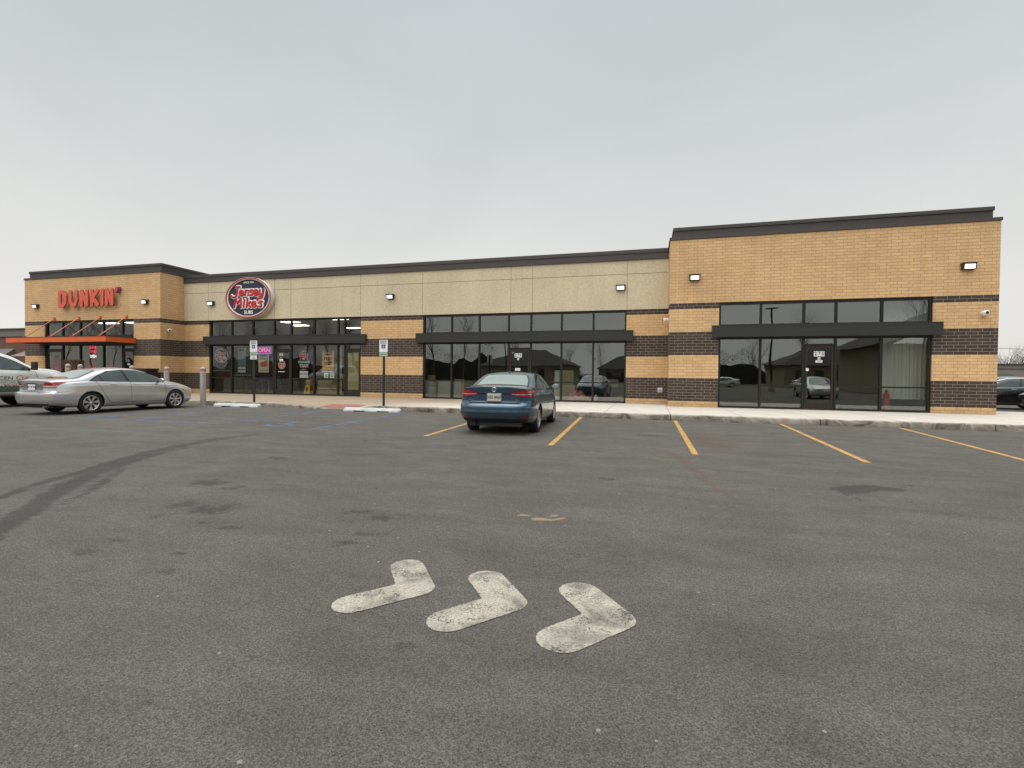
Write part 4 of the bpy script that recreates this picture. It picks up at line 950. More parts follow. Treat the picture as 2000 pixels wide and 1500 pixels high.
# neon and things in the coffee shop window
x, z = P(181, 688, YF + .14); t = thing('drive_thru_sign', 'red and white neon sign reading DRIVE THRU OPEN in the coffee shop window', 'neon sign', (x, YF + .16, z))
mb = MB(); mb.box(-.28, .28, .03, .04, -.38, .38); mb.build('back_board', M['neonback'], t) if False else mb.build('back_board', M['black'], t)
mb = MB(); mb.box(-.25, .25, .01, .02, -.02, .34); mb.build('glow_board', simple('red lit board', (.10, .003, .012), .5, emit=.08), t)
text('DRIVE', .20, M['neonred'], 'lettering', t, (0, 0, .25), off=.004, sx=.84); text('THRU', .20, M['neonred'], 'lettering', t, (0, 0, .03), off=.004, sx=.84); text('OPEN', .21, M['neonwhite'], 'lettering', t, (0, 0, -.22), off=.005, sx=.84)
x, _ = P(111.5, 700, YF + .1); t = thing('hours_decal', 'column of pink opening hours lettering on the left coffee shop door', 'window decal', (x, YF + .098, 1.45))
for k, (w_, zz) in enumerate(((.12, .42), (.22, .30), (.26, .19), (.28, .08), (.30, -.03), (.32, -.14), (.30, -.26))):
    mb = MB(); mb.box(-w_, w_, 0, .003, zz, zz + .04); mb.build('text_bar', M['magenta'], t)
text('HOURS', .09, M['magenta'], 'lettering', t, (0, 0, .52))
t = sheet('bagel_poster', 171.5, 704, 186, 730, simple('brown donut print', (.24, .085, .03), .6, noise=.5, nscale=12), 'brown square poster low in the middle of the coffee shop window', 'poster', YF + .14)
mb = MB(); mb.lathe([(.05, 0), (.09, -.008), (.14, 0)], 'y', (0, -.006, .12), 20); mb.build('printed_ring', M['orange'], t)
x, _ = P(220, 710, YF + .14); t = thing('pink_decal', 'pink dome shaped decal in the coffee shop window left of its right door', 'window decal', (x, YF + .13, 1.36)); mb = MB(); mb.poly([(.24 * math.cos(R(a)), 0, .2 * math.sin(R(a))) for a in range(0, 181, 12)]); mb.build('dome', M['magenta'], t); mb = MB(); mb.box(-.3, .3, -.001, .003, -.09, -.03); mb.build('base_bar', M['magenta'], t)
x, _ = P(251, 700, YF + .1); t = thing('door_decal', 'white stickers in the middle of the right coffee shop door', 'window decal', (x, YF + .098, 1.62)); mb = MB(); mb.box(-.07, .11, 0, .003, -.10, -.01); mb.build('sticker', M['signwhite'], t); mb = MB(); mb.lathe([(.001, 0), (.07, 0)], 'y', (0, -.0, .12), 14); mb.build('round_sticker', M['steel'], t); text('275', .09, M['signwhite'], 'lettering', t, (0, -.003, .30)); 
# dried grass planters
def grass_clump(x, y, h, lab):
    t = thing('planter', lab, 'planter', (x, y, SW), 0, 'planters at the coffee shop'); mb = MB(); mb.lathe([(.001, 0), (.2, 0), (.27, .45), (.24, .45), (.22, .4), (.001, .4)], n=20); mb.build('pot', M['black'], t)
    mb = MB(); rr = random.Random(int(x * 100))
    for i in range(420):
        a = rr.uniform(0, 6.28); r0 = rr.uniform(0, .12); e = rr.uniform(.02, .26); hh = h * rr.uniform(.75, 1.0); b0 = Vector((r0 * math.cos(a), r0 * math.sin(a), .4)); b1 = Vector((e * math.cos(a), e * math.sin(a), hh)); mb.tube(b0, b1, .006, .010, 3, cap=False)
        for _ in range(2): mb.tube(b1, b1 + Vector((rr.uniform(-.06, .06), rr.uniform(-.06, .06), rr.uniform(-.08, .04))), .012, .003, 3, cap=False)
    mb.build('dry_foliage', M['dry'], t)
grass_clump(P(138, 700, 17.1)[0], 17.1, 1.56, 'left of two tall dry grass planters seen over the silver sedan'); grass_clump(P(151, 700, 17.1)[0], 17.1, 1.60, 'right of two tall dry grass planters seen over the silver sedan')
x, _ = P(284, 720, 17.9); t = thing('trash_bin', 'black square trash bin against the brick behind the silver sedan', 'trash bin', (x + .0, 17.9, SW)); mb = MB(); mb.box(-.42, .42, -.3, .3, 0, 1.12); mb.build('bin_body', M['black'], t, bevel=.03); mb = MB(); mb.box(-.46, .46, -.34, .34, 1.12, 1.2); mb.build('lid', M['blacktrim'], t, bevel=.02)

# ---- parking signs, bollards, wheel stops
def sign_post(u, vtop, vbot, lab, van, Y=14.32):
    x = P(u, 760, Y)[0]; zt = P(u, vtop, Y)[1]
    t = thing('parking_sign', lab, 'parking sign', (x, Y, SW), 0, 'accessible parking signs'); zt -= SW
    mb = MB(); mb.box(-.03, .03, -.02, .02, -.02, zt - .03); mb.build('post', M['black_metal'], t, bevel=.006)
    w, h = .125, .37
    def plate(z0, z1, m_, nm, ww=w):
        mb = MB(); r = .02; pts = []
        for cx, czz, a0 in ((ww - r, z1 - r, 0), (-ww + r, z1 - r, 90), (-ww + r, z0 + r, 180), (ww - r, z0 + r, 270)):
            pts += [(cx + r * math.cos(R(a0 + k * 30)), -.036, czz + r * math.sin(R(a0 + k * 30))) for k in range(4)]
        mb.prism(pts, (0, .010, 0)); return mb.build(nm, m_, t)
    a = plate(zt - .40, zt, M['signwhite'], 'sign_plate')
    text('RESERVED', .050, M['signgreenink'], 'lettering', a, (0, -.038, zt - .045), off=.0012, sx=.88); text('PARKING', .050, M['signgreenink'], 'lettering', a, (0, -.038, zt - .105), off=.0012, sx=.88)
    mb = MB(); mb.box(-.057, .057, -.0395, -.037, zt - .275, zt - .150); bp = mb.build('blue_square', M['signblue'], a)
    zc = zt - .215; mb = MB()
    def ln(p, q, w_): mb.poly([(c.x, -.0405 - .0004 * len(mb.f), zc + c.y) for c in line_quad(p, q, w_)])
    ln((-.008, .035), (-.004, .0), .011); ln((-.004, .002), (.018, .002), .010); ln((.016, .004), (.028, -.028), .010); ln((-.006, .020), (.012, .019), .008)
    for k in range(10):
        a0, a1 = R(110 + k * 23), R(110 + (k + 1) * 23); q = lambda a_, r_: (-.002 + r_ * math.cos(a_), -.0403, zc - .014 + r_ * math.sin(a_)); mb.poly([q(a0, .020), q(a1, .020), q(a1, .030), q(a0, .030)])
    mb.poly([(-.01 + .009 * math.cos(R(b_)), -.0403, zc + .047 + .009 * math.sin(R(b_))) for b_ in range(0, 360, 40)]); mb.build('wheelchair_mark', M['signwhite'], a)
    b2 = plate(zt - .535, zt - .415, M['signgreen'], 'fine_plate', .118); text('$350 FINE', .046, M['signgreenink'], 'lettering', b2, (0, -.038, zt - .475), off=.001, sx=.88)
    if van: c = plate(zt - .665, zt - .545, M['signwhite'], 'van_plate', .118); text('VAN', .038, M['signgreenink'], 'lettering', c, (0, -.038, zt - .585)); text('ACCESSIBLE', .032, M['signgreenink'], 'lettering', c, (0, -.038, zt - .63), sx=.9)
    t.scale = (1.22, 1.0, 1.0)
sign_post(496.5, 665.5, 786, 'three plate accessible parking sign on a black post before the neon OPEN sign', True)
sign_post(749.5, 664, 793, 'two plate accessible parking sign on a black post before the dark brick band', False)

def bollard(x, y, h, lab, first=[None]):
    if first[0] is None:
        t = thing('bollard', lab, 'bollard', (x, y, 0), 0, 'grey pipe bollards'); first[0] = t
        mb = MB(); mb.lathe([(.095, 0), (.095, 1.12)], n=28); mb.build('sleeve', M['post_bollard'], t)
        mb = MB(); mb.lathe([(.0955, 1.12), (.102, 1.125), (.102, 1.135), (.0955, 1.14), (.0955, 1.27), (.102, 1.275), (.102, 1.285), (.0955, 1.29)], n=28); mb.build('band', M['bollard_red'], t)
        mb = MB(); mb.lathe([(.0955, 1.29)] + [(.0955 * math.cos(R(a)), 1.29 + .08 * math.sin(R(a))) for a in range(15, 91, 15)], n=28); mb.build('dome_cap', M['post_bollard'], t)
    else: t = copy_tree(first[0]); t.location = (x, y, 0); t['label'] = lab
    t.scale = (1, 1, h / 1.37)
bollard(P(396.7, 750, 14.05)[0], 14.05, 1.40, 'nearest grey bollard, fully visible right of the silver sedan bonnet')
bollard(P(325.5, 750, 15.7)[0], 15.7, 1.42, 'grey bollard standing behind the silver sedan bonnet'); bollard(P(258, 750, 15.7)[0], 15.7, 1.46, 'grey bollard whose cap shows above the middle of the silver sedan roof')
bollard(P(133, 750, 15.7)[0], 15.7, 1.52, 'leftmost grey bollard whose cap shows over the silver sedan rear window'); bollard(P(157, 750, 15.7)[0], 15.7, 1.50, 'grey bollard cap just right of the leftmost one over the silver sedan')

def wheel_stop(u0, u1, v, lab, crack=False):
    a, b_ = Vector(G(u0, v)), Vector(G(u1, v + 1.5)); c = (a + b_) / 2; L = (b_ - a).length / 2
    t = thing('wheel_stop', lab, 'wheel stop', (c.x, c.y, 0), math.atan2(b_.y - a.y, b_.x - a.x) * .3, 'concrete wheel stops')
    mb = MB(); prof = [(-.10, .0), (-.10, .045), (-.065, .12), (.065, .12), (.10, .045), (.10, 0)]
    xs_ = [-L, -L + .05, -L * .62, -L * .61, -L * .22, -L * .21, L * .21, L * .22, L * .61, L * .62, L - .05, L]
    rings = []
    for i, x in enumerate(xs_):
        k = .72 if i in (0, 11) else 1; slot = i in (3, 4, 7, 8)
        rings.append([(x, y * k, (z * k if z > 0 else (.035 if slot else 0)) ) for y, z in prof])
    vs = [p for r_ in rings for p in r_]
    mb.add(vs, [(i * 6 + k, (i + 1) * 6 + k, (i + 1) * 6 + (k + 1) % 6, i * 6 + (k + 1) % 6) for i in range(len(xs_) - 1) for k in range(6)]); mb.add(vs, [list(range(6)), list(range(len(vs) - 6, len(vs)))])
    mb.build('block', M['stop'], t, bevel=.006)
    for sx in (-.5, .5): mb = MB(); mb.tube((sx * L, 0, .118), (sx * L, 0, .124), .018, n=10); mb.build('anchor_pin', M['curb'], t)
wheel_stop(415, 512, 794, 'white concrete wheel stop with a cracked face, before the sub shop'); wheel_stop(668, 786, 803.5, 'white concrete wheel stop under the right accessible parking sign')

exec_cars = True
# ------------------------------------------------------------------ cars
def pl(x, pts):
    if x <= pts[0][0]: return pts[0][1]
    for (a, va), (b, vb) in zip(pts, pts[1:]):
        if x <= b: return va + (vb - va) * (x - a) / (b - a)
    return pts[-1][1]
def ps(x, pts):                     # smooth (monotone cubic) interpolation
    n = len(pts)
    if x <= pts[0][0]: return pts[0][1]
    if x >= pts[-1][0]: return pts[-1][1]
    dl = [(pts[i + 1][1] - pts[i][1]) / (pts[i + 1][0] - pts[i][0]) for i in range(n - 1)]
    ms = [dl[0]] + [0 if dl[i - 1] * dl[i] <= 0 else 2 * dl[i - 1] * dl[i] / (dl[i - 1] + dl[i]) for i in range(1, n - 1)] + [dl[-1]]
    for i in range(n - 1):
        if x <= pts[i + 1][0]:
            h = pts[i + 1][0] - pts[i][0]; t = (x - pts[i][0]) / h
            return (2 * t**3 - 3 * t * t + 1) * pts[i][1] + (t**3 - 2 * t * t + t) * h * ms[i] + (-2 * t**3 + 3 * t * t) * pts[i + 1][1] + (t**3 - t * t) * h * ms[i + 1]

def car_shell(c):
    NS, NT, NB = 34, 12, 5
    W = c['w']; xr0, xf0 = c['x0'], c['x1']
    ss = [i / 120 for i in range(121)]; ss = [s + .035 * math.sin(2 * math.pi * s) * -1 * 0 for s in ss]
    ss = sorted(set([round(s, 5) for s in ss] + [.002, .005, .012, .018, .982, .99, .996]))
    hs = [i / NS for i in range(NS + 1)]
    rings = []
    for s in ss:
        X = xr0 + (xf0 - xr0) * s
        zt, zb = ps(X, c['top']), ps(X, c['belt']); zb = min(zb, zt - .015); w = W * ps(X, c['plan']); z0 = pl(X, c['bot'])
        h = zt - zb; crown = .035 + .02 * min(1, h / .3) ; zr = zt - crown * (1.0 if h > .12 else .8)
        zr = max(zr, zb + .008); ring = []
        yedge = None
        side = []
        for t in hs:
            if t <= .62:
                q = t / .62; z = z0 + (zb - z0) * q; y = w - pl(q, c['sec'])
            else:
                g = (t - .62) / .38; z = zb + (zr - zb) * g
                hh = zr - zb; y = w - pl(1, c['sec']) - c['shoulder'] * min(1, hh / .08) * min(1, g * 6) - c['tumble'] * hh * g ** 1.15 - (.035 * g ** 6 if hh > .1 else .015 * g ** 4)
            side.append((y, z))
        ye, ze = side[-1]
        bott = [(side[0][0] * k / NB, z0) for k in range(NB)]
        topp = []
        for k in range(1, NT + 1):
            y = ye * (1 - k / NT); u = y / ye; topp.append((y, zt - (zt - ze) * (abs(u) ** 2.6)))
        ring = bott + side + topp
        pts = []
        for y, z in ring:
            xr = pl(z, c['rear']); xf = pl(z, c['front']); k = min(1, abs(y) / W)
            xr += c['cr'] * k ** c.get('crp', 4); xf -= c['cf'] * k ** 3.2
            pts.append((xr + (xf - xr) * s, y, z))
        rings.append(pts)
    nr = len(rings[0]); vs = []; idx = []
    for r_ in rings:
        row = []
        for k, p in enumerate(r_):
            row.append(len(vs)); vs.append(p)
        rowm = [row[0]]
        for k, p in enumerate(r_[1:-1], 1): rowm.append(len(vs)); vs.append((p[0], -p[1], p[2]))
        rowm.append(row[-1]); idx.append((row, rowm))
    fs = []
    for a, b in zip(idx, idx[1:]):
        for sd in (0, 1):
            A, B = a[sd], b[sd]
            for k in range(nr - 1): fs.append((A[k], A[k + 1], B[k + 1], B[k]) if sd == 0 else (A[k], B[k], B[k + 1], A[k + 1]))
    # end caps: rows joined across
    for e, (row, rowm) in ((0, idx[0]), (1, idx[-1])):
        NBk = NB; s = ss[0] if e == 0 else ss[-1]
        prev = [row[k] for k in range(NB, -1, -1)] + [rowm[k] for k in range(1, NB + 1)]    # y from + to -
        top = [row[k] for k in range(NB + NS, nr)] + [rowm[k] for k in range(nr - 2, NB + NS - 1, -1)]
        cols = 2 * NB + 1
        for j in range(1, NS):
            k = NB + j; p = Vector(vs[row[k]]); cur_ = [row[k]]
            for m_ in range(1, cols - 1):
                u = 1 - 2 * m_ / (cols - 1); y = p.y * u; z = p.z; kk = min(1, abs(y) / W)
                x = (pl(z, c['rear']) + c['cr'] * kk ** c.get('crp', 4)) if e == 0 else (pl(z, c['front']) - c['cf'] * kk ** 3.2)
                cur_.append(len(vs)); vs.append((x, y, z))
            cur_.append(rowm[k])
            for m_ in range(cols - 1): fs.append((prev[m_], prev[m_ + 1], cur_[m_ + 1], cur_[m_]))
            prev = cur_
        fs.append(tuple(prev) + tuple(reversed(top)))
    bm = bmesh.new(); bv = [bm.verts.new(v) for v in vs]
    for f in fs:
        q = []
        for i in f:
            if bv[i] not in q: q.append(bv[i])
        if len(q) > 2:
            try: bm.faces.new(q)
            except ValueError: pass
    bmesh.ops.remove_doubles(bm, verts=bm.verts, dist=1e-5)
    bmesh.ops.triangulate(bm, faces=[f for f in bm.faces if len(f.verts) > 4])
    bmesh.ops.recalc_face_normals(bm, faces=bm.faces)
    return bm

class Car:
    def __init__(s, name, label, cat, cfg, paintm, loc, rz, scale=.89, group=None):
        s.c = cfg; s.t = thing(name, label, cat, loc, rz, group, scale)
        bm = car_shell(cfg); s.bvh = BVHTree.FromBMesh(bm)
        me = bpy.data.meshes.new('body'); bm.to_mesh(me); bm.free()
        o = bpy.data.objects.new('tmpbody', me); COL.objects.link(o)
        # wheel openings
        cut = MB(); r = cfg['arch']; W = cfg['w']
        for wx in (0, cfg['wb']):
            for sy in (1, -1): cut.tube((wx, sy * (W - .34), cfg['r'] + .005), (wx, sy * (W + .2), cfg['r'] + .005), r, n=40)
        cm = bpy.data.meshes.new('cut'); cm.from_pydata(cut.v, [], cut.f); b2 = bmesh.new(); b2.from_mesh(cm); bmesh.ops.remove_doubles(b2, verts=b2.verts, dist=1e-5); bmesh.ops.recalc_face_normals(b2, faces=b2.faces); b2.to_mesh(cm); b2.free()
        co = bpy.data.objects.new('tmpcut', cm); COL.objects.link(co)
        md = o.modifiers.new('b', 'BOOLEAN'); md.object = co; md.operation = 'DIFFERENCE'; md.solver = 'EXACT'
        dg = bpy.context.evaluated_depsgraph_get(); dg.update(); nm = bpy.data.meshes.new_from_object(o.evaluated_get(dg)); nm.name = 'body'
        bpy.data.objects.remove(o); bpy.data.objects.remove(co)
        nm.materials.clear()
        for p in nm.polygons:
            q = p.center; p.use_smooth = True
            for wx in (0, cfg['wb']):
                if math.hypot(q.x - wx, q.z - cfg['r'] - .005) < r + .0015 and abs(q.y) > W - .36 and q.z < cfg['r'] + r + .01: p.material_index = 1; p.use_smooth = False
            if q.z < pl(q.x, cfg['bot']) + .004: p.material_index = 1
        s.body = obj('body', nm, [paintm, M['blacktrim']], s.t); nm.set_sharp_from_angle(angle=R(42)); s.paint = paintm
    def hit(s, mode, a, b):
        o, d = {'R': (Vector((a, -3, b)), Vector((0, 1, 0))), 'L': (Vector((a, 3, b)), Vector((0, -1, 0))), 'B': (Vector((-5, a, b)), Vector((1, 0, 0))), 'F': (Vector((8, a, b)), Vector((-1, 0, 0))), 'T': (Vector((a, b, 4)), Vector((0, 0, -1)))}[mode]
        h = s.bvh.ray_cast(o, d)
        return (h[0], h[1]) if h[0] is not None else (None, None)
    def patch(s, name, mode, outline, m, eps=.004, parent=None, grid=.05, curve=0):
        if curve:      # round the corners of the outline
            out = []; n = len(outline)
            for i in range(n):
                p0, p1, p2 = Vector(outline[i - 1]), Vector(outline[i]), Vector(outline[(i + 1) % n]); r = min(curve, (p1 - p0).length * .45, (p2 - p1).length * .45)
                a, b = p1 + (p0 - p1).normalized() * r, p1 + (p2 - p1).normalized() * r
                for k in range(5): t = k / 4; out.append(a * (1 - t) ** 2 + 2 * p1 * t * (1 - t) + b * t * t)
            outline = out
        outline = [Vector(p) for p in outline]; dense = []
        for i, p in enumerate(outline):
            q = outline[(i + 1) % len(outline)]; n = max(1, int((q - p).length / grid)); dense += [p.lerp(q, k / n) for k in range(n)]
        n0 = len(dense); xs = [p.x for p in dense]; ys = [p.y for p in dense]; pts = list(dense)
        def inside_(x, y):
            c_ = False
            for i in range(n0):
                a, b = dense[i], dense[i - 1]
                if (a.y > y) != (b.y > y) and x < (b.x - a.x) * (y - a.y) / (b.y - a.y) + a.x: c_ = not c_
            return c_
        gx = min(xs) + grid / 2
        while gx < max(xs):
            gy = min(ys) + grid / 2
            while gy < max(ys):
                if inside_(gx, gy) and min((Vector((gx, gy)) - p).length for p in dense) > grid * .45: pts.append(Vector((gx, gy)))
                gy += grid
            gx += grid
        r_ = delaunay_2d_cdt(pts, [], [list(range(n0))], 1, 1e-5)
        vs = []
        for v in r_[0]:
            h, nn = s.hit(mode, v.x, v.y)
            vs.append(None if h is None else h + nn * eps)
        fs = [f for f in r_[2] if all(vs[i] is not None for i in f)]
        vs = [v if v is not None else Vector((0, 0, 0)) for v in vs]
        me = bpy.data.meshes.new(name); me.from_pydata(vs, [], [list(f) for f in fs]); [setattr(p, 'use_smooth', True) for p in me.polygons]
        bm = bmesh.new(); bm.from_mesh(me); bmesh.ops.delete(bm, geom=[v for v in bm.verts if not v.link_faces], context='VERTS')
        bmesh.ops.recalc_face_normals(bm, faces=bm.faces)
        bm.faces.ensure_lookup_table()
        if bm.faces:
            dirn = {'R': Vector((0, -1, 0)), 'L': Vector((0, 1, 0)), 'B': Vector((-1, 0, 0)), 'F': Vector((1, 0, 0)), 'T': Vector((0, 0, 1))}[mode]
            if sum(f.normal.dot(dirn) for f in bm.faces) < 0: bmesh.ops.reverse_faces(bm, faces=bm.faces)
        bm.to_mesh(me); bm.free()
        return obj(name, me, m, parent or s.t)
    def ribbon(s, name, mode, pts, w, m, eps=.003, parent=None, step=.04):
        out = []; p = [Vector(q) for q in pts]; path = []
        for i in range(len(p) - 1):
            n = max(1, int((p[i + 1] - p[i]).length / step)); path += [p[i].lerp(p[i + 1], k / n) for k in range(n)]
        path.append(p[-1]); mb = MB(); prev = None
        for i, q in enumerate(path):
            d = (path[min(i + 1, len(path) - 1)] - path[max(0, i - 1)]).normalized(); n = Vector((-d.y, d.x)) * w / 2; pr = []
            for o in (q + n, q - n):
                h, nn = s.hit(mode, o.x, o.y)
                if h is None: pr = None; break
                pr.append(h + nn * eps)
            if pr and prev: mb.add([prev[0], pr[0], pr[1], prev[1]], [(0, 1, 2, 3)])
            prev = pr
        return mb.build(name, m, parent or s.t)
    def wheels(s, style, hubr=.235):
        c = s.c; r = c['r']; tw = .205; W = c['w']; m_t = m_r = None
        for wx in (0, c['wb']):
            for sy in (1, -1):
                yo = sy * (W - .025)
                hub = MB(); hub.lathe([(.001, -sy * .07), (hubr, -sy * .07)], 'y', (0, 0, 0), 32)
                wh = hub.build('wheel', M['rimdark'], s.t); wh.location = (wx, yo, r)
                ty = MB(); q = [(hubr, -.02), (hubr + .012, -.004), (hubr + .03, 0.0), (r - .035, .004), (r - .012, -.008), (r, -.035), (r, -tw + .035), (r - .012, -tw + .008), (r - .035, -tw), (hubr, -tw)]
                ty.lathe([(a, sy * b) for a, b in q], 'y', (0, 0, 0), 48); ty.build('tyre', M['tyre'], wh)
                rm = MB(); rm.lathe([(hubr, sy * -.02), (hubr - .004, sy * -.006), (hubr - .016, sy * -.006), (hubr - .024, sy * -.03)], 'y', (0, 0, 0), 40)
                rm.lathe([(.001, sy * -.012), (.03, sy * -.012), (.045, sy * -.022), (.045, sy * -.05)], 'y', (0, 0, 0), 20)
                ns, wi, wo = style
                for k in range(ns):
                    a = 2 * math.pi * k / ns + .2
                    def pt(rad, off, y): return (rad * math.cos(a) - off * math.sin(a), sy * y, rad * math.sin(a) + off * math.cos(a))
                    R0, R1, RM = .038, hubr - .012, hubr * .62
                    top = [pt(R0, wi * .7, -.02), pt(RM, wo * .62, -.026), pt(R1, wo, -.012), pt(R1, -wo, -.012), pt(RM, -wo * .62, -.026), pt(R0, -wi * .7, -.02)]
                    bot = [(p[0], p[1] - sy * .03, p[2]) for p in top]; n = 6
                    rm.add(top + bot, [list(range(n)), [n + i for i in range(n)][::-1]] + [(i, (i + 1) % n, n + (i + 1) % n, n + i) for i in range(n)])
                rm.build('rim', M['rim'], wh)

SEC = [(0, .11), (.06, .055), (.14, .030), (.3, .010), (.48, .0), (.62, .0), (.80, .010), (.88, .013), (.93, .030), (1.0, .060)]
JET = dict(w=.889, x0=-1.06, x1=3.56, wb=2.651, r=.325, arch=.365, cr=.26, crp=5.5, cf=.40, tumble=.42, shoulder=.012, sec=SEC,
    top=[(-1.06, 1.085), (-.90, 1.10), (-.60, 1.115), (-.38, 1.13), (-.20, 1.18), (.20, 1.335), (.50, 1.415), (.85, 1.447), (1.25, 1.453), (1.6, 1.43), (1.85, 1.375), (2.3, 1.19), (2.68, 1.035), (2.85, .995), (3.2, .92), (3.45, .83), (3.56, .76)],
    belt=[(-1.06, .98), (-.6, 1.00), (0, 1.0), (.8, .975), (1.6, .945), (2.4, .925), (3.0, .87), (3.56, .70)],
    plan=[(-1.06, .915), (-.98, .945), (-.88, .968), (-.65, .99), (-.2, 1.0), (1.2, 1.0), (2.4, .995), (3.0, .97), (3.56, .93)],
    bot=[(-1.06, .30), (-.75, .235), (-.3, .19), (2.9, .18), (3.3, .2), (3.56, .24)],
    rear=[(.20, -.80), (.30, -.90), (.38, -.99), (.46, -1.035), (.50, -1.055), (.52, -1.06), (.535, -1.052), (.66, -1.050), (.685, -1.035), (.715, -.985), (.74, -.955), (.80, -.955), (.92, -.965), (1.02, -.985), (1.075, -.995), (1.10, -.98), (1.5, -.98)],
    front=[(.18, 3.42), (.35, 3.53), (.55, 3.56), (.75, 3.54), (.9, 3.46), (1.5, 3.4)])
ACC = dict(w=.923, x0=-1.15, x1=3.78, wb=2.80, r=.335, arch=.375, cr=.26, crp=5.5, cf=.42, tumble=.46, shoulder=.012, sec=SEC,
    top=[(-1.15, 1.04), (-1.0, 1.075), (-.75, 1.10), (-.50, 1.12), (-.30, 1.16), (.05, 1.30), (.40, 1.405), (.80, 1.458), (1.15, 1.476), (1.55, 1.455), (1.85, 1.40), (2.30, 1.23), (2.78, 1.045), (2.95, 1.01), (3.3, .95), (3.6, .84), (3.78, .72)],
    belt=[(-1.15, .93), (-.6, .98), (0, 1.005), (.8, .99), (1.6, .955), (2.4, .93), (3.1, .86), (3.78, .66)],
    plan=[(-1.15, .905), (-1.06, .938), (-.95, .963), (-.7, .988), (-.2, 1.0), (1.2, 1.0), (2.4, .995), (3.0, .97), (3.78, .90)],
    bot=[(-1.15, .30), (-.8, .235), (-.3, .20), (3.0, .19), (3.5, .2), (3.78, .24)],
    rear=[(.20, -.95), (.30, -1.02), (.36, -1.09), (.45, -1.13), (.60, -1.15), (.66, -1.145), (.685, -1.09), (.71, -1.04), (.80, -1.03), (.92, -1.045), (1.02, -1.07), (1.06, -1.075), (1.5, -1.06)],
    front=[(.18, 3.62), (.35, 3.75), (.55, 3.78), (.72, 3.76), (.9, 3.66), (1.5, 3.6)])

def side_glass(car, win, trim, cham=.03, grow=.02, two=True):
    for md in ('R', 'L'):
        cen = [Vector((sum(p[0] for p in trim) / len(trim), sum(p[1] for p in trim) / len(trim)))]
        tr = car.patch('window_trim', md, trim, M['blacktrim'], .003, curve=cham)
        for w_ in win: car.patch('side_window', md, w_, M['dkglass'], .006, curve=cham * .6)

M['dkglass'] = simple('dark privacy car glass', (.030, .048, .043), .03, 0, coat=1, noise=.75, nscale=3.2, spec=.9)
M['rearglass'] = simple('car glass with painted sky reflection', (.20, .255, .225), .06, 0, coat=1, noise=.25, nscale=3, spec=.9)  # sky reflection put into the pale grey-green base colour

def mirror(car, x, z, m, side=(1, -1)):
    for sy in side:
        h, n = car.hit('R' if sy < 0 else 'L', x, z)
        if h is None: continue
        y0 = h.y; mb = MB(); a = sy
        mb.lathe([(.001, -.02), (.06, -.018), (.085, .0), (.088, .03), (.075, .07), (.04, .1), (.001, .108)], 'x', (0, 0, 0), 16)
        o = mb.build('wing_mirror', m, car.t); o.scale = (1, 1.35, .85); o.location = (x, y0 + sy * .17, z + .05)
        mb = MB(); mb.lathe([(.001, -.024), (.055, -.023), (.07, -.021)], 'x', (0, 0, 0), 16); mb.build('mirror_glass', M['rearglass'], o)
        mb = MB(); mb.box(x - .0, x + .05, min(y0 - sy * .02, y0 + sy * .12), max(y0 - sy * .02, y0 + sy * .12), z + .0, z + .03); mb.build('mirror_arm', M['blacktrim'], car.t)

def door_handle(car, x, z, m, md):
    mb = MB(); h, n = car.hit(md, x, z)
    sy = -1 if md == 'R' else 1
    mb.tube((x - .09, h.y + sy * .025, z), (x + .09, h.y + sy * .025, z), .012, n=8); mb.tube((x - .08, h.y, z), (x - .08, h.y + sy * .025, z), .010, n=6); mb.tube((x + .08, h.y, z), (x + .08, h.y + sy * .025, z), .010, n=6)
    return mb.build('door_handle', m, car.t)

def plate(car, y0, z, txt, m, w=.155, h=.08):
    hh, n = car.hit('B', y0, z); t = R(0); x = hh.x - .012
    mb = MB(); mb.box(x - .004, x + .004, y0 - w - .015, y0 + w + .015, z - h - .015, z + h + .015); p = mb.build('licence_plate', M['steel'], car.t, bevel=.003)
    mb = MB(); mb.box(x - .009, x - .0045, y0 - w, y0 + w, z - h, z + h); mb.build('plate_face', m, p)
    text(txt, .105, M['ink'], 'plate_number', p, (x - .0105, y0, z), '-x', ext=.001, off=.001, sx=.78)
    return p

# ---- blue sedan
A = Car('blue_sedan', 'dark blue sedan seen from behind, nosed in to the kerb in the middle', 'car', JET, M['blue_paint'], (-3.022, 10.132, 0), math.pi / 2 + R(3.0), .887)
A.wheels((10, .018, .034), .215)
side_glass(A, [[(-.02, 1.04), (.27, 1.235), (.30, 1.03)], [(.33, 1.03), (.33, 1.26), (.62, 1.345), (1.00, 1.37), (1.05, 1.01)], [(1.12, 1.01), (1.09, 1.372), (1.5, 1.35), (1.80, 1.27), (2.22, 1.06), (2.24, .985)]],
           [(-.12, 1.025), (.20, 1.22), (.55, 1.36), (1.0, 1.392), (1.5, 1.372), (1.85, 1.28), (2.30, 1.05), (2.32, .965), (1.0, .995)])
A.patch('rear_window_trim', 'T', [(-.36, .66), (-.36, -.66), (.02, -.62), (.34, -.53), (.36, -.48), (.36, .48), (.34, .53), (.02, .62)], M['blacktrim'], .002, curve=.05)
A.patch('rear_window', 'T', [(-.33, .62), (-.33, -.62), (.02, -.58), (.31, -.49), (.32, -.45), (.32, .45), (.31, .49), (.02, .58)], M['rearglass'], .006, curve=.05)
A.patch('windshield', 'T', [(1.78, .50), (1.78, -.50), (2.2, -.60), (2.62, -.68), (2.62, .68), (2.2, .60)], M['dkglass'], .006, curve=.04)
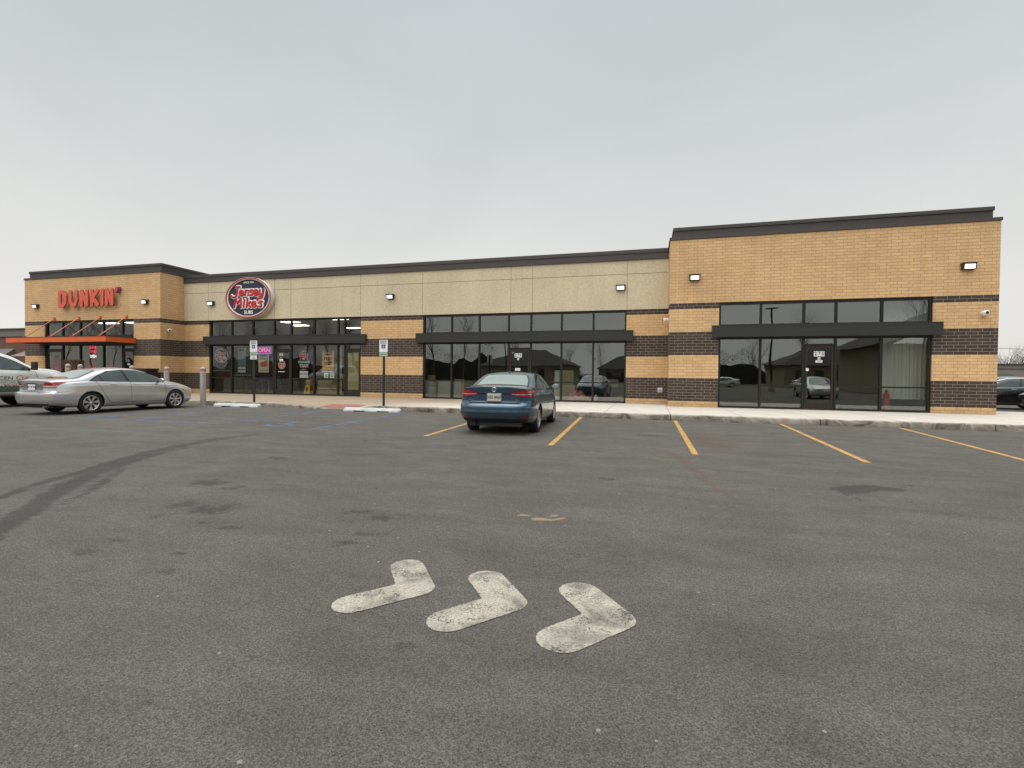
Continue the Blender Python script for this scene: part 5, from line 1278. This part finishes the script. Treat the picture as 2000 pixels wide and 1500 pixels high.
for sy in (1, -1):
    f = lambda pts: [(sy * a, b) for a, b in pts][::sy]
    md = 'B'
    o = A.patch('tail_light', md, f([(.82, 1.005), (.62, 1.03), (.36, .965), (.335, .93), (.40, .90), (.60, .87), (.82, .865)]), M['lens_dark'], .006, curve=.02, grid=.03)
    A.patch('red_lens', md, f([(.81, .995), (.62, 1.015), (.39, .957), (.38, .94), (.81, .945)]), M['lens_red'], .010, o, curve=.01, grid=.03)
    A.patch('light_bar', md, f([(.80, .932), (.40, .932), (.42, .922), (.80, .918)]), M['lens_clear'], .012, o, grid=.03)
    A.patch('red_lens', md, f([(.81, .908), (.47, .912), (.60, .88), (.81, .878)]), M['lens_red'], .010, o, curve=.01, grid=.03)
    A.patch('reflector', md, f([(.78, .455), (.52, .43), (.52, .395), (.76, .40)]), M['lens_dark'], .006, curve=.01, grid=.03)
    A.ribbon('trunk_seam', md, [(sy * .60, 1.10), (sy * .615, 1.03)], .010, M['gap']); A.ribbon('trunk_seam', md, [(sy * .615, .87), (sy * .60, .745)], .010, M['gap'])
A.ribbon('trunk_crease', 'B', [(-.36, .935), (.36, .935)], .022, M['gap'])
A.patch('bumper_recess', 'B', [(.62, .745), (-.62, .745), (-.56, .712), (.56, .712)], M['gap'], .003, grid=.03)
A.ribbon('bumper_seam', 'B', [(-.80, .50), (.80, .50)], .012, M['gap']); A.patch('rear_valance', 'B', [(.78, .375), (-.78, .375), (-.70, .30), (.70, .30)], M['blacktrim'], .004, grid=.04)
h, n = A.hit('B', 0, 1.03); em = MB(); em.lathe([(.047, .004), (.055, -.004), (.047, -.008), (.043, -.002)], 'x', (h.x - .008, 0, 1.03), 28)
def eb(p, q):
    a, b = Vector(p), Vector(q); d = (b - a).normalized(); nn = Vector((-d.y, d.x)) * .005; em.prism([(h.x - .012, -c.x, 1.03 + c.y) for c in (a - nn, b - nn, b + nn, a + nn)], (-.005, 0, 0))
for p, q in (((-.036, .026), (-.019, -.036)), ((-.019, -.036), (0, .0)), ((0, 0), (.019, -.036)), ((.019, -.036), (.036, .026)), ((-.017, .040), (0, .006)), ((0, .006), (.017, .040))): eb(p, q)
em.build('round_emblem', M['chrome'], A.t)
plate(A, 0, .855, 'XBS 8487', M['plate'])
h, n = A.hit('B', .62, .84); text('Jetta', .055, M['chrome'], 'badge', A.t, (h.x - .02, .55, .80), '-x', ext=.002); text('TSI', .05, M['chrome'], 'badge', A.t, (A.hit('B', -.52, .80)[0].x - .012, -.50, .80), '-x', ext=.002)
for md in ('R', 'L'):
    A.ribbon('door_seam', md, [(1.09, 1.0), (1.08, .30)], .010, M['gap']); A.ribbon('door_seam', md, [(2.30, .96), (2.32, .60), (2.22, .30)], .010, M['gap']); A.ribbon('door_seam', md, [(.22, 1.02), (.30, .75), (.44, .42)], .010, M['gap']); A.ribbon('sill_seam', md, [(.42, .30), (2.24, .285)], .012, M['gap'])
    door_handle(A, .62, .90, M['blue_paint'], md); door_handle(A, 1.32, .885, M['blue_paint'], md); A.patch('headlight', 'F', [((-1 if md == 'R' else 1) * a, b) for a, b in ((.45, .72), (.80, .76), (.84, .66), (.45, .62))][::1 if md == 'L' else -1], M['headlight'], .006, curve=.02)
mirror(A, 2.12, 1.0, M['blue_paint'])
mb = MB(); mb.tube((-.99, .45, .24), (-.86, .45, .26), .03, n=12); mb.build('exhaust', M['blacktrim'], A.t)
mb = MB(); mb.lathe([(.001, 0.05), (.012, .045), (.03, 0)], 'z', (.55, 0, 1.42), 10); mb.build('antenna', M['blacktrim'], A.t)
mb = MB(); mb.box(-.85, 3.3, -.6, .6, .20, .5); mb.build('underbody', M['black'], A.t)

# ---- silver sedan
def deco_silver(B, accent):
    B.wheels((7, .020, .052), .235)
    side_glass(B, [[(.02, 1.03), (.26, 1.20), (.34, 1.03)], [(.37, 1.03), (.29, 1.215), (.62, 1.335), (.98, 1.37), (1.10, 1.01)], [(1.19, 1.01), (1.07, 1.372), (1.5, 1.355), (1.82, 1.27), (2.24, 1.06), (2.26, .985)]],
               [(-.06, 1.02), (.20, 1.19), (.55, 1.345), (1.0, 1.392), (1.5, 1.378), (1.88, 1.28), (2.34, 1.05), (2.36, .965), (1.1, .992)])
    B.patch('rear_window_trim', 'T', [(-.44, .70), (-.44, -.70), (-.05, -.66), (.30, -.55), (.32, -.48), (.32, .48), (.30, .55), (-.05, .66)], M['blacktrim'], .002, curve=.05)
    B.patch('rear_window', 'T', [(-.42, .66), (-.42, -.66), (-.05, -.62), (.27, -.51), (.28, -.45), (.28, .45), (.27, .51), (-.05, .62)], M['rearglass'], .006, curve=.05)
    B.patch('windshield', 'T', [(1.80, .50), (1.80, -.50), (2.2, -.62), (2.70, -.72), (2.70, .72), (2.2, .62)], M['dkglass'], .006, curve=.04)
    for sy, md in ((-1, 'R'), (1, 'L')):
        f = lambda pts: [(sy * a, b) for a, b in pts][::sy]
        o = B.patch('tail_light', 'B', f([(.83, .985), (.55, .985), (.47, .86), (.82, .83)]), M['lens_red'], .006, curve=.02, grid=.03)
        B.patch('clear_lens', 'B', f([(.82, .885), (.50, .89), (.47, .865), (.81, .845)]), M['lens_clear'], .010, o, curve=.005, grid=.03)
        o2 = B.patch('tail_light', md, [(-1.0, .99), (-.74, 1.0), (-.80, .93), (-.88, .865), (-1.0, .845)], M['lens_red'], .006, curve=.02, grid=.03)
        B.patch('clear_lens', md, [(-.98, .885), (-.86, .895), (-.89, .868), (-.98, .852)], M['lens_clear'], .010, o2, curve=.005, grid=.03)
        B.ribbon('door_seam', md, [(1.20, .99), (1.21, .33)], .010, M['gap']); B.ribbon('door_seam', md, [(2.40, .95), (2.42, .60), (2.36, .33)], .010, M['gap']); B.ribbon('door_seam', md, [(.12, 1.02), (.26, .82), (.36, .62), (.52, .38), (.58, .33)], .010, M['gap'])
        B.ribbon('sill_seam', md, [(.56, .325), (2.38, .315)], .014, M['gap']); B.ribbon('shoulder_crease', md, [(-.5, .94), (.4, .935), (1.6, .90), (2.9, .83)], .009, M['gap']); B.ribbon('side_moulding', md, [(.52, .40), (2.34, .385)], .02, accent)
        B.ribbon('bumper_seam', md, [(-.90, .69), (-.55, .72)], .008, M['gap'])
        door_handle(B, .66, .925, accent, md); door_handle(B, 1.42, .905, accent, md)
        B.patch('headlight', 'F', f([(.42, .70), (.80, .78), (.86, .70), (.84, .63), (.46, .60)]), M['headlight'], .006, curve=.02); B.patch('headlight', md, [(3.35, .80), (3.62, .70), (3.60, .64), (3.42, .68)], M['headlight'], .006, curve=.02, grid=.03)
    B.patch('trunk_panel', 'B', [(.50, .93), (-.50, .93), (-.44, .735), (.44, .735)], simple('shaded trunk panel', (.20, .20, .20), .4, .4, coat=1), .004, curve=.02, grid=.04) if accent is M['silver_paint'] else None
    B.ribbon('bumper_seam', 'B', [(-.80, .70), (.80, .70)], .010, M['gap']); B.patch('rear_valance', 'B', [(.70, .345), (-.70, .345), (-.60, .30), (.60, .30)], M['blacktrim'], .004, grid=.04)
    B.patch('plate_garnish', 'B', [(.24, .955), (-.24, .955), (-.24, .935), (.24, .935)], M['blacktrim'], .02, grid=.04)
    plate(B, 0, .84, 'AK 58 204', M['signwhite']); mirror(B, 2.16, .99, accent)
    mb = MB(); mb.box(-.9, 3.5, -.62, .62, .21, .5); mb.build('underbody', M['black'], B.t); mb = MB(); mb.tube((-1.05, -.5, .25), (-.9, -.5, .27), .035, n=12); mb.build('exhaust', M['steel'], B.t)
B = Car('silver_sedan', 'silver sedan parked on the left, its right side and rear in view', 'car', ACC, M['silver_paint'], (-15.952, 10.1, 0), math.pi / 2 + R(-1.1), .895)
deco_silver(B, M['silver_paint'])

# ---- black sedans at the right edge
K = Car('black_sedan', 'black sedan side on behind the right corner of the building', 'car', ACC, M['black_paint'], (15.75, 25.9, 0), math.pi, .93)
deco_silver(K, M['black_paint'])
for md in ('R', 'L'):
    K.ribbon('chrome_strip', md, [(-.05, 1.0), (1.1, .978), (2.34, .95)], .022, M['chrome'], .008); K.ribbon('chrome_strip', md, [(-.06, 1.03), (.20, 1.20), (.55, 1.357), (1.0, 1.402), (1.5, 1.388), (1.88, 1.29), (2.34, 1.06)], .016, M['chrome'], .008)
for o in list(bpy.data.objects):
    if o.parent == K.t and o.name.startswith('door_handle'): o.data.materials[0] = M['chrome']
K2 = copy_tree(K.t); K2.location = (17.35, 23.4, 0); K2['label'] = 'second dark sedan, only its front wing and lamp inside the right edge of the photo'; K2.rotation_euler.z = math.pi

# ---- white pickup
PIC = dict(w=.99, x0=-1.25, x1=4.55, wb=3.55, r=.39, arch=.44, cr=.12, crp=4, cf=.30, tumble=.42, shoulder=.012, sec=[(0, .10), (.08, .04), (.2, .01), (.5, 0), (.85, .01), (.93, .03), (1, .06)],
    top=[(-1.25, 1.30), (.45, 1.31), (.52, 1.35), (.60, 1.86), (.75, 1.92), (1.6, 1.95), (2.25, 1.915), (2.75, 1.79), (3.40, 1.44), (3.58, 1.38), (4.2, 1.30), (4.5, 1.15), (4.55, 1.0)],
    belt=[(-1.25, 1.27), (.4, 1.27), (1.2, 1.27), (2.6, 1.26), (3.3, 1.25), (4.2, 1.16), (4.55, .9)],
    plan=[(-1.25, .99), (0, 1.0), (3.2, 1.0), (4.2, .98), (4.55, .94)], bot=[(-1.25, .5), (-.6, .45), (3, .42), (4.3, .42), (4.55, .45)],
    rear=[(.4, -1.2), (.6, -1.25), (1.5, -1.22)], front=[(.4, 4.48), (.7, 4.55), (1.0, 4.5), (1.5, 4.4)])
TR = Car('white_pickup', 'white landscaping pickup with door lettering at the left edge behind the silver sedan', 'pickup truck', PIC, M['white_paint'], (-20.75, 8.62, 0), math.pi / 2, .90); TR.t.scale = (.90, .90, .955)
TR.wheels((6, .03, .05), .24)
for md, sy in (('R', -1), ('L', 1)):
    TR.patch('window_trim', md, [(1.88, 1.28), (1.86, 1.72), (2.0, 1.775), (2.22, 1.76), (2.58, 1.63), (3.06, 1.36), (3.10, 1.24)], M['blacktrim'], .003, curve=.05)
    TR.patch('side_window', md, [(1.91, 1.30), (1.89, 1.70), (2.02, 1.75), (2.22, 1.738), (2.55, 1.61), (2.98, 1.37), (3.02, 1.27)], M['dkglass'], .006, curve=.04)
    TR.patch('side_window', md, [(.80, 1.33), (.80, 1.74), (1.0, 1.80), (1.68, 1.80), (1.70, 1.33)], M['dkglass'], .006, curve=.05)
    TR.ribbon('door_seam', md, [(1.80, 1.85), (1.79, .52)], .012, M['gap']); TR.ribbon('door_seam', md, [(3.20, 1.24), (3.28, 1.0), (3.22, .52)], .012, M['gap']); TR.ribbon('door_seam', md, [(.66, 1.3), (.68, .52)], .012, M['gap'])
    door_handle(TR, 2.02, 1.14, M['blacktrim'], md).scale = (1, 1, 1)
    TR.patch('grass_decal', md, [(.7, .52), (.7, .72)] + [(.7 + k * .06, .70 + (.05 if k % 2 else 0)) for k in range(1, 41)] + [(3.15, .70), (3.15, .52)], M['greengraphic'], .004, grid=.06)
    TR.patch('headlight', 'F', [(sy * a, b) for a, b in ((.55, 1.0), (.88, 1.0), (.88, .82), (.55, .82))][::sy], M['headlight'], .006)
    mb = MB(); mb.box(1.0, 3.1, min(sy * .86, sy * .99), max(sy * .86, sy * .99), .36, .42); mb.build('running_board', M['blacktrim'], TR.t, bevel=.01)
    h, n = TR.hit(md, 3.1, 1.16); mb = MB(); mb.box(3.0, 3.11, min(h.y + sy * .10, h.y + sy * .34), max(h.y + sy * .10, h.y + sy * .34), 1.27, 1.56); m_ = mb.build('wing_mirror', M['blacktrim'], TR.t, bevel=.03)
    mb = MB(); mb.box(3.03, 3.08, min(h.y - sy * .05, h.y + sy * .12), max(h.y - sy * .05, h.y + sy * .12), 1.29, 1.33); mb.build('mirror_arm', M['blacktrim'], m_)
yt = TR.hit('R', 2.5, 1.0)[0].y - .006
text('CEN', .16, simple('grey door lettering', (.10, .11, .11), .6), 'door_lettering', TR.t, (2.33, yt, .985), '-y', ext=.002, off=.002, sx=1.3)
text('Cut', .21, M['rimred'], 'door_lettering', TR.t, (2.78, yt, 1.0), '-y', ext=.002, shear=.35, sx=1.2)
mb = MB(); mb.box(2.08, 3.02, yt - .002, yt + .004, .895, .907); mb.box(2.08, 3.02, yt - .002, yt + .004, .795, .803); mb.build('decal_line', M['greengraphic'], TR.t)
text('LAWN CARE & SNOW', .075, M['greengraphic'], 'door_lettering', TR.t, (2.55, yt, .85), '-y', ext=.002, sx=1.1); text('708 568', .11, M['rimred'], 'door_lettering', TR.t, (2.45, yt, .735), '-y', ext=.002, sx=1.1)
TR.patch('windshield', 'T', [(2.75, .50), (2.75, -.50), (3.38, -.66), (3.38, .66)], M['dkglass'], .006, curve=.05)
mb = MB(); pts = [(3.45, -.60, 1.36), (3.52, -.30, 1.37), (3.56, 0, 1.38)]
for a, b in zip(pts, pts[1:]): mb.tube(a, b, .02, n=6)
mb.build('wiper', M['black'], TR.t)
mb = MB(); mb.box(-1.0, 4.2, -.7, .7, .38, .75); mb.build('underbody', M['black'], TR.t)

# ------------------------------------------------------------------ trees
def tree_mesh(seed, H, spread=.5, depth=6, trunk=.16, bend=.25, split=3):
    rr = random.Random(seed); tk, tw = MB(), MB()
    def grow(p, d, L, r, lv):
        n = 3 if lv < 3 else 2; q = p.copy(); dd = d.copy(); r1 = r * .62
        for i in range(n):
            dd = (dd + Vector((rr.gauss(0, bend * .4), rr.gauss(0, bend * .4), rr.gauss(.05, bend * .2)))).normalized()
            nq = q + dd * L / n; ra, rb = r + (r1 - r) * i / n, r + (r1 - r) * (i + 1) / n
            (tk if lv < 3 else tw).tube(q, nq, ra, rb, 6 if lv < 2 else (4 if lv < 4 else 3), cap=False); q = nq
            if lv >= 1 and i < n - 1 and lv < depth:
                side = (dd.cross(Vector((rr.gauss(0, 1), rr.gauss(0, 1), rr.gauss(0, 1)))).normalized() * spread * 1.3 + dd).normalized()
                grow(q, side, L * rr.uniform(.45, .65), rb * .55, lv + 2)
        if lv < depth:
            for k in range(split if lv < 4 else 2):
                side = dd.cross(Vector((rr.gauss(0, 1), rr.gauss(0, 1), rr.gauss(0, 1)))).normalized()
                nd_ = (dd + side * spread * rr.uniform(.6, 1.3) + Vector((0, 0, .12))).normalized(); grow(q, nd_, L * rr.uniform(.62, .84), r1 * .72, lv + 1)
    grow(Vector((0, 0, 0)), Vector((0, 0, 1)), H * .27, trunk, 0)
    return tk, tw
def make_tree(seed, H, loc, lab, grp, **k):
    t = thing('bare_tree', lab, 'tree', loc, 0, grp); tk, tw = tree_mesh(seed, H, **k); tk.build('trunk', M['bark'], t); tw.build('crown', M['bark'], t); return t
def dirpt(u, Y): r = ray(u, 740); return r.x / r.y * Y
tp = make_tree(3, 7.6, (dirpt(1972, 82), 82, 0), 'bare round headed tree beyond the grey roof right of the building', 'bare trees right of the building', spread=.62)
for u, Y, sc_, rz, lab in ((1994, 80, .85, 60, 'bare tree cut by the right edge of the photo beyond the grey roof'), (1958, 88, .8, 130, 'smaller bare tree just right of the building corner'), (2012, 86, 1.0, 200, 'bare tree outside the right edge beyond the grey roof')):
    o = copy_tree(tp); o.location = (dirpt(u, Y), Y, 0); o.rotation_euler.z = R(rz); o.scale = (sc_,) * 3; o['label'] = lab
tq = make_tree(11, 12.5, (0, 0, 0), 'tall bare tree across the road, reflected in the middle shop glass', 'bare trees across the road', spread=.55, depth=6)
def mir(u, Ym): r = ray(u, 740); return r.x / r.y * Ym      # X of a thing seen by reflection in the shop glass
REF = 2 * 19.75
k = 0
for i, (u, Y, s_, rz) in enumerate(((850, -36, .95, 0), (905, -38, .88, 70), (590, -38, .95, 140), (490, -36, .80, 200), (690, -35, 1.0, 260), (640, -40, 1.0, 20), (450, -40, .9, 310), (200, -38, .9, 40), (150, -36, .9, 90), (240, -42, .95, 170), (1000, -58, .75, 100), (1180, -60, .62, 20), (1460, -62, .60, 220), (1560, -64, .9, 280), (1690, -66, .7, 330), (1120, -64, .55, 300), (1780, -40, .95, 120), (535, -50, .9, 55), (760, -44, .9, 15))):
    o = tq if i == 0 else copy_tree(tq); o.location = (mir(u, REF - Y), Y, 0); o.rotation_euler.z = R(rz); o.scale = (s_ * 1.25, s_ * 1.25, s_ * 1.45)
    if i: o['label'] = 'bare tree across the road behind the viewer, seen only in the shop glass'
tq['label'] = 'bare tree across the road behind the viewer, seen only in the shop glass'

# dense brush line across the road: reads as one dark mass in the shop glass
mb = MB(); rr = random.Random(5)
for i in range(45000):
    x = rr.uniform(-125, 75); hmax = 3.2 + 1.5 * math.sin(x * .13) + 1.2 * math.sin(x * .41 + 2) + .8 * math.sin(x * 1.3); hmax = max(1.6, hmax + (2.5 if x < -30 else 0))
    y = -54 + rr.uniform(-2.5, 2.5); z = hmax * rr.random() ** .6; c_ = Vector((x, y, z)); a = Vector((rr.gauss(0, 1), rr.gauss(0, 1), rr.gauss(0, 1))).normalized() * rr.uniform(.08, .24); b_ = a.cross(Vector((rr.gauss(0, 1), rr.gauss(0, 1), rr.gauss(0, 1)))).normalized() * rr.uniform(.012, .05)
    mb.add([c_ - a, c_ + b_, c_ + a, c_ - b_], [(0, 1, 2, 3)])
xs_ = [-125 + k * 1.0 for k in range(201)]
def hb(x): return max(1.2, (3.2 + 1.5 * math.sin(x * .13) + 1.2 * math.sin(x * .41 + 2) + .8 * math.sin(x * 1.3) + (2.5 if x < -30 else 0)) * .62 + rr.uniform(-.35, .35))
tops = [hb(x) for x in xs_]
mb.add([(x, -54.2, 0) for x in xs_] + [(x, -54.2, t_) for x, t_ in zip(xs_, tops)], [(k, k + 1, 202 + k, 201 + k) for k in range(200)])
tag(mb.build('brush', M['brush']), 'dark line of brush across the road, reflected in the shop glass', 'brush', kind='stuff')

# ------------------------------------------------------------------ far buildings
def far_box(name, x0, x1, y0, y1, z1, wall, lab, cat, fascia=None, fh=.6):
    t = thing(name, lab, cat, ((x0 + x1) / 2, y0, 0)); w = (x1 - x0) / 2
    mb = MB(); mb.box(-w, w, 0, y1 - y0, 0, z1 - fh); mb.build('wall', wall, t)
    mb = MB(); mb.box(-w - .1, w + .1, -.1, y1 - y0 + .1, z1 - fh, z1 - .12); mb.build('fascia', fascia or M['greyroof'], t); mb = MB(); mb.box(-w - .2, w + .2, -.2, y1 - y0 + .2, z1 - .12, z1); mb.build('roof', M['coping2'], t)
    return t
t = far_box('brick_building', -86, -52.0, 31, 50, 5.05, M['redbrick'], 'distant dark red brick building with a grey fascia at the left edge', 'building', M['greyroof'], .75)
for x in (-14, -8, -2, 4, 10):
    mb = MB(); mb.box(x, x + 2.4, -.05, -.01, .6, 2.2); f = mb.build('window', M['white'], t); mb = MB(); mb.box(x + .1, x + 2.3, -.07, -.052, .7, 2.1); mb.build('pane', M['dkglass'], f)
mb = MB(); mb.prism([(14.4, -1.3, 2.45), (14.4, -.02, 3.0), (14.4, -.02, 2.45)], (2.6, 0, 0)); mb.build('awning', M['greywall'], t)
mb = MB(); mb.prism([(9.2, -1.3, 2.2), (9.2, -.02, 3.2), (9.2, -.02, 2.2)], (3.6, 0, 0)); mb.build('awning', M['greyroof'], t)
t = far_box('commercial_building', 21, 75, 62, 76, 2.95, M['greywall'], 'long low taupe commercial building beyond the black sedan', 'building', M['greyroof'], .5)
for x in (-22, -14, -6, 6): mb = MB(); mb.box(x, x + 1.6, -.05, -.01, .3, 1.9); mb.build('window', M['dkglass'], t)
def hip_house(x0, x1, y0, y1, ze, zr, lab):
    t = thing('hip_roof_house', lab, 'building', ((x0 + x1) / 2, (y0 + y1) / 2, 0)); w, d = (x1 - x0) / 2, (y1 - y0) / 2
    mb = MB(); mb.box(-w, w, -d, d, 0, ze); mb.build('wall', M['siding'], t)
    mb = MB(); e = .6; a = [(-w - e, -d - e, ze), (w + e, -d - e, ze), (w + e, d + e, ze), (-w - e, d + e, ze), (-w + d * .9, 0, zr), (w - d * .9, 0, zr)]
    mb.add(a, [(0, 1, 5, 4), (1, 2, 5), (2, 3, 4, 5), (3, 0, 4), (0, 3, 2, 1)]); mb.build('roof', M['shingle'], t)
    for k in range(-2, 3): mb = MB(); mb.box(k * w * .36 - .5, k * w * .36 + .5, d + .01, d + .05, .9, 2.2); mb.build('window', M['dkglass'], t)
hip_house(mir(1515, 75), mir(1722, 75), -46, -34, 2.9, 5.9, 'dark hip roofed building across the road, reflected in the right shop glass')
hip_house(mir(935, 72), mir(1112, 72), -44, -33, 2.7, 5.4, 'dark hip roofed building across the road, reflected in the middle shop glass')
hip_house(mir(1170, 95), mir(1330, 95), -66, -56, 3.0, 6.0, 'far hip roofed building across the road, reflected beside the blue sedan')
t = thing('gable_house', 'tan gabled building behind the viewer, reflected in the curtain bay', 'building', (mir(1775, 52) + 1.2, -12, 0)); mb = MB(); mb.box(-6, 6, -5, 5, 0, 4.0); mb.build('wall', M['siding'], t)
mb = MB(); mb.add([(-7, 5.6, 3.8), (0, 5.6, 7.0), (7, 5.6, 3.8), (7, 5.6, 3.6), (0, 5.6, 6.7), (-7, 5.6, 3.6), (-7, -5.6, 3.8), (0, -5.6, 7.0), (7, -5.6, 3.8)], [(0, 1, 7, 6), (1, 2, 8, 7), (0, 5, 4, 1), (1, 4, 3, 2)]); mb.build('roof', M['shingle'], t)
def light_pole(u, Y, lab, first=[None]):
    if first[0] is None:
        t = thing('light_pole', lab, 'light pole', (mir(u, REF - Y), Y, 0), 0, 'lot light poles'); first[0] = t
        mb = MB(); mb.tube((0, 0, .7), (0, 0, 7.2), .09, .07, 10); mb.build('pole', M['black_metal'], t); mb = MB(); mb.tube((0, 0, 0), (0, 0, .75), .28, .28, 16); mb.build('concrete_base', M['curb'], t)
        mb = MB(); mb.box(-.45, .45, -.12, .12, 7.15, 7.25); mb.build('lamp_head', M['black_metal'], t)
    else: t = copy_tree(first[0]); t.location = (mir(u, REF - Y), Y, 0); t['label'] = lab
light_pole(1490, -10, 'lot light pole behind the viewer, reflected left of the 275 D door'); light_pole(985, -26, 'lot light pole behind the viewer, reflected over the blue sedan')
# cars behind the viewer, seen in the glass
for i, (x, y, rz, lab) in enumerate(((9.9, 1.2, 90, 'silver sedan parked to the right of the viewer, seen in the 275 D door glass'), (22, -24, 0, 'silver sedan on the road behind the viewer'), (28, -24, 0, 'second silver sedan on the road behind the viewer'), (9, -24.5, 180, 'silver sedan across the lawn behind the viewer'), (16, -24, 0, 'silver sedan beside the lawn behind the viewer'))):
    o = copy_tree(B.t); o.location = (x, y, 0); o.rotation_euler.z = R(rz); o['label'] = lab; o['group'] = 'cars behind the viewer'
for i, (u, lab, nm) in enumerate(((10, 'distant dark car at the left edge in front of the red brick building', 0), (34, 'distant grey car between the pickup roof and the coffee shop', 1))):
    o = copy_tree(A.t if nm else K.t); o.name = 'distant_car'; o.location = (dirpt(u, 28.3) , 28.3, 0); o.rotation_euler.z = R(0); o['label'] = lab; o['category'] = 'car'
# power line
t = thing('power_line', 'thin overhead power line in the sky right of the building', 'power line', (0, 0, 0)); mb = MB(); Yp = 70
xa = dirpt(1900, Yp); xb = dirpt(2050, Yp); za = P(1952, 683.5, Yp)[1]
pp = [(xa + (xb + 12 - xa) * i / 14, Yp, za + .35 * ((i - 7) / 7) ** 2) for i in range(15)]
for a, b in zip(pp, pp[1:]): mb.tube(a, b, .022, n=5, cap=False)
mb.build('wire', M['black'], t); mb = MB(); mb.tube((pp[-1][0], Yp, 0), (pp[-1][0], Yp, za + 1.2), .13, .1, 8); mb.build('pole', M['bark'], t)

# ------------------------------------------------------------------ world, sun, camera
w = bpy.data.worlds.new('World'); sc.world = w; w.use_nodes = True; nd, lk = w.node_tree.nodes, w.node_tree.links
bg = nd['Background']; sky = N(nd, 'ShaderNodeTexSky'); sky.sky_type = 'NISHITA'; sky.sun_disc = False
SUN_EL, SUN_AZ = R(52), R(200)
sky.sun_elevation = SUN_EL; sky.sun_rotation = SUN_AZ; sky.air_density = 1.5; sky.dust_density = 4
tc = N(nd, 'ShaderNodeTexCoord'); sp = N(nd, 'ShaderNodeSeparateXYZ'); lk.new(tc.outputs['Generated'], sp.inputs[0])
cr = N(nd, 'ShaderNodeValToRGB'); lk.new(sp.outputs[2], cr.inputs[0]); e = cr.color_ramp.elements
e[0].position = 0.0; e[0].color = (.88, .85, .80, 1); e[1].position = 1.0; e[1].color = (1.0, 1.0, 1.0, 1)
for p, c in ((.10, (.83, .815, .785)), (.22, (.755, .76, .745)), (.40, (.65, .68, .68)), (.60, (.58, .625, .64)), (.72, (.56, .60, .61)), (.86, (.80, .83, .85))):
    q = cr.color_ramp.elements.new(p); q.color = (*c, 1)
# a cloud deck is brightest overhead
mr = N(nd, 'ShaderNodeMapRange'); mr.interpolation_type = 'SMOOTHSTEP'; lk.new(sp.outputs[2], mr.inputs[0]); mr.inputs[1].default_value = .76; mr.inputs[2].default_value = .98; mr.inputs[3].default_value = 1; mr.inputs[4].default_value = 4.0
mp = N(nd, 'ShaderNodeMapping'); mp.inputs['Scale'].default_value = (1, 1, 2.4); lk.new(tc.outputs['Generated'], mp.inputs[0])
nz = N(nd, 'ShaderNodeTexNoise'); nz.inputs['Scale'].default_value = 1.9; nz.inputs['Detail'].default_value = 6; nz.inputs['Roughness'].default_value = .5; nz.inputs['Distortion'].default_value = .6; lk.new(mp.outputs[0], nz.inputs['Vector'])
f = mth(nd, lk, 'MULTIPLY', mth(nd, lk, 'MULTIPLY_ADD', nz.outputs[0], .22, .89), mr.outputs[0])
c = mixc(nd, lk, 1.0, cr.outputs[0], f, 'MULTIPLY')
sk = mixc(nd, lk, 1.0, sky.outputs[0], (.1, .1, .1), 'MULTIPLY')
c = mixc(nd, lk, .04, c, sk); lk.new(c, bg.inputs[0]); bg.inputs[1].default_value = 1.0

su = bpy.data.lights.new('sun', 'SUN'); su.energy = 1.9; su.angle = R(70); su.color = (1, .96, .90); so = bpy.data.objects.new('sun', su); COL.objects.link(so)
dirv = Vector((math.sin(SUN_AZ) * math.cos(SUN_EL), math.cos(SUN_AZ) * math.cos(SUN_EL), math.sin(SUN_EL)))
so.rotation_euler = dirv.to_track_quat('Z', 'Y').to_euler(); so.location = dirv * 50

cam = bpy.data.cameras.new('camera'); co = bpy.data.objects.new('camera', cam); COL.objects.link(co); sc.camera = co
cam.sensor_width = 36; cam.lens = F_PX / 2000 * 36; cam.clip_end = 2000; cam.clip_start = .05
fw = ray(1000, 750).normalized(); up_pt = (ray(1000, 0) / 1.0); rt = (ray(1000 + F_PX, 750) - ray(1000, 750)).normalized(); up = rt.cross(fw)
co.matrix_world = Matrix(((rt.x, up.x, -fw.x, 0), (rt.y, up.y, -fw.y, 0), (rt.z, up.z, -fw.z, CAM_Z), (0, 0, 0, 1)))

for o in bpy.data.objects:
    for kk in ('_w', '_h'):
        if kk in o: del o[kk]
sc.view_settings.view_transform = 'Standard'; sc.view_settings.look = 'None'; sc.view_settings.exposure = 0
sc.cycles.max_bounces = 8; sc.cycles.transparent_max_bounces = 12; sc.cycles.caustics_reflective = False
try: sc.cycles.use_denoising = True
except Exception: pass
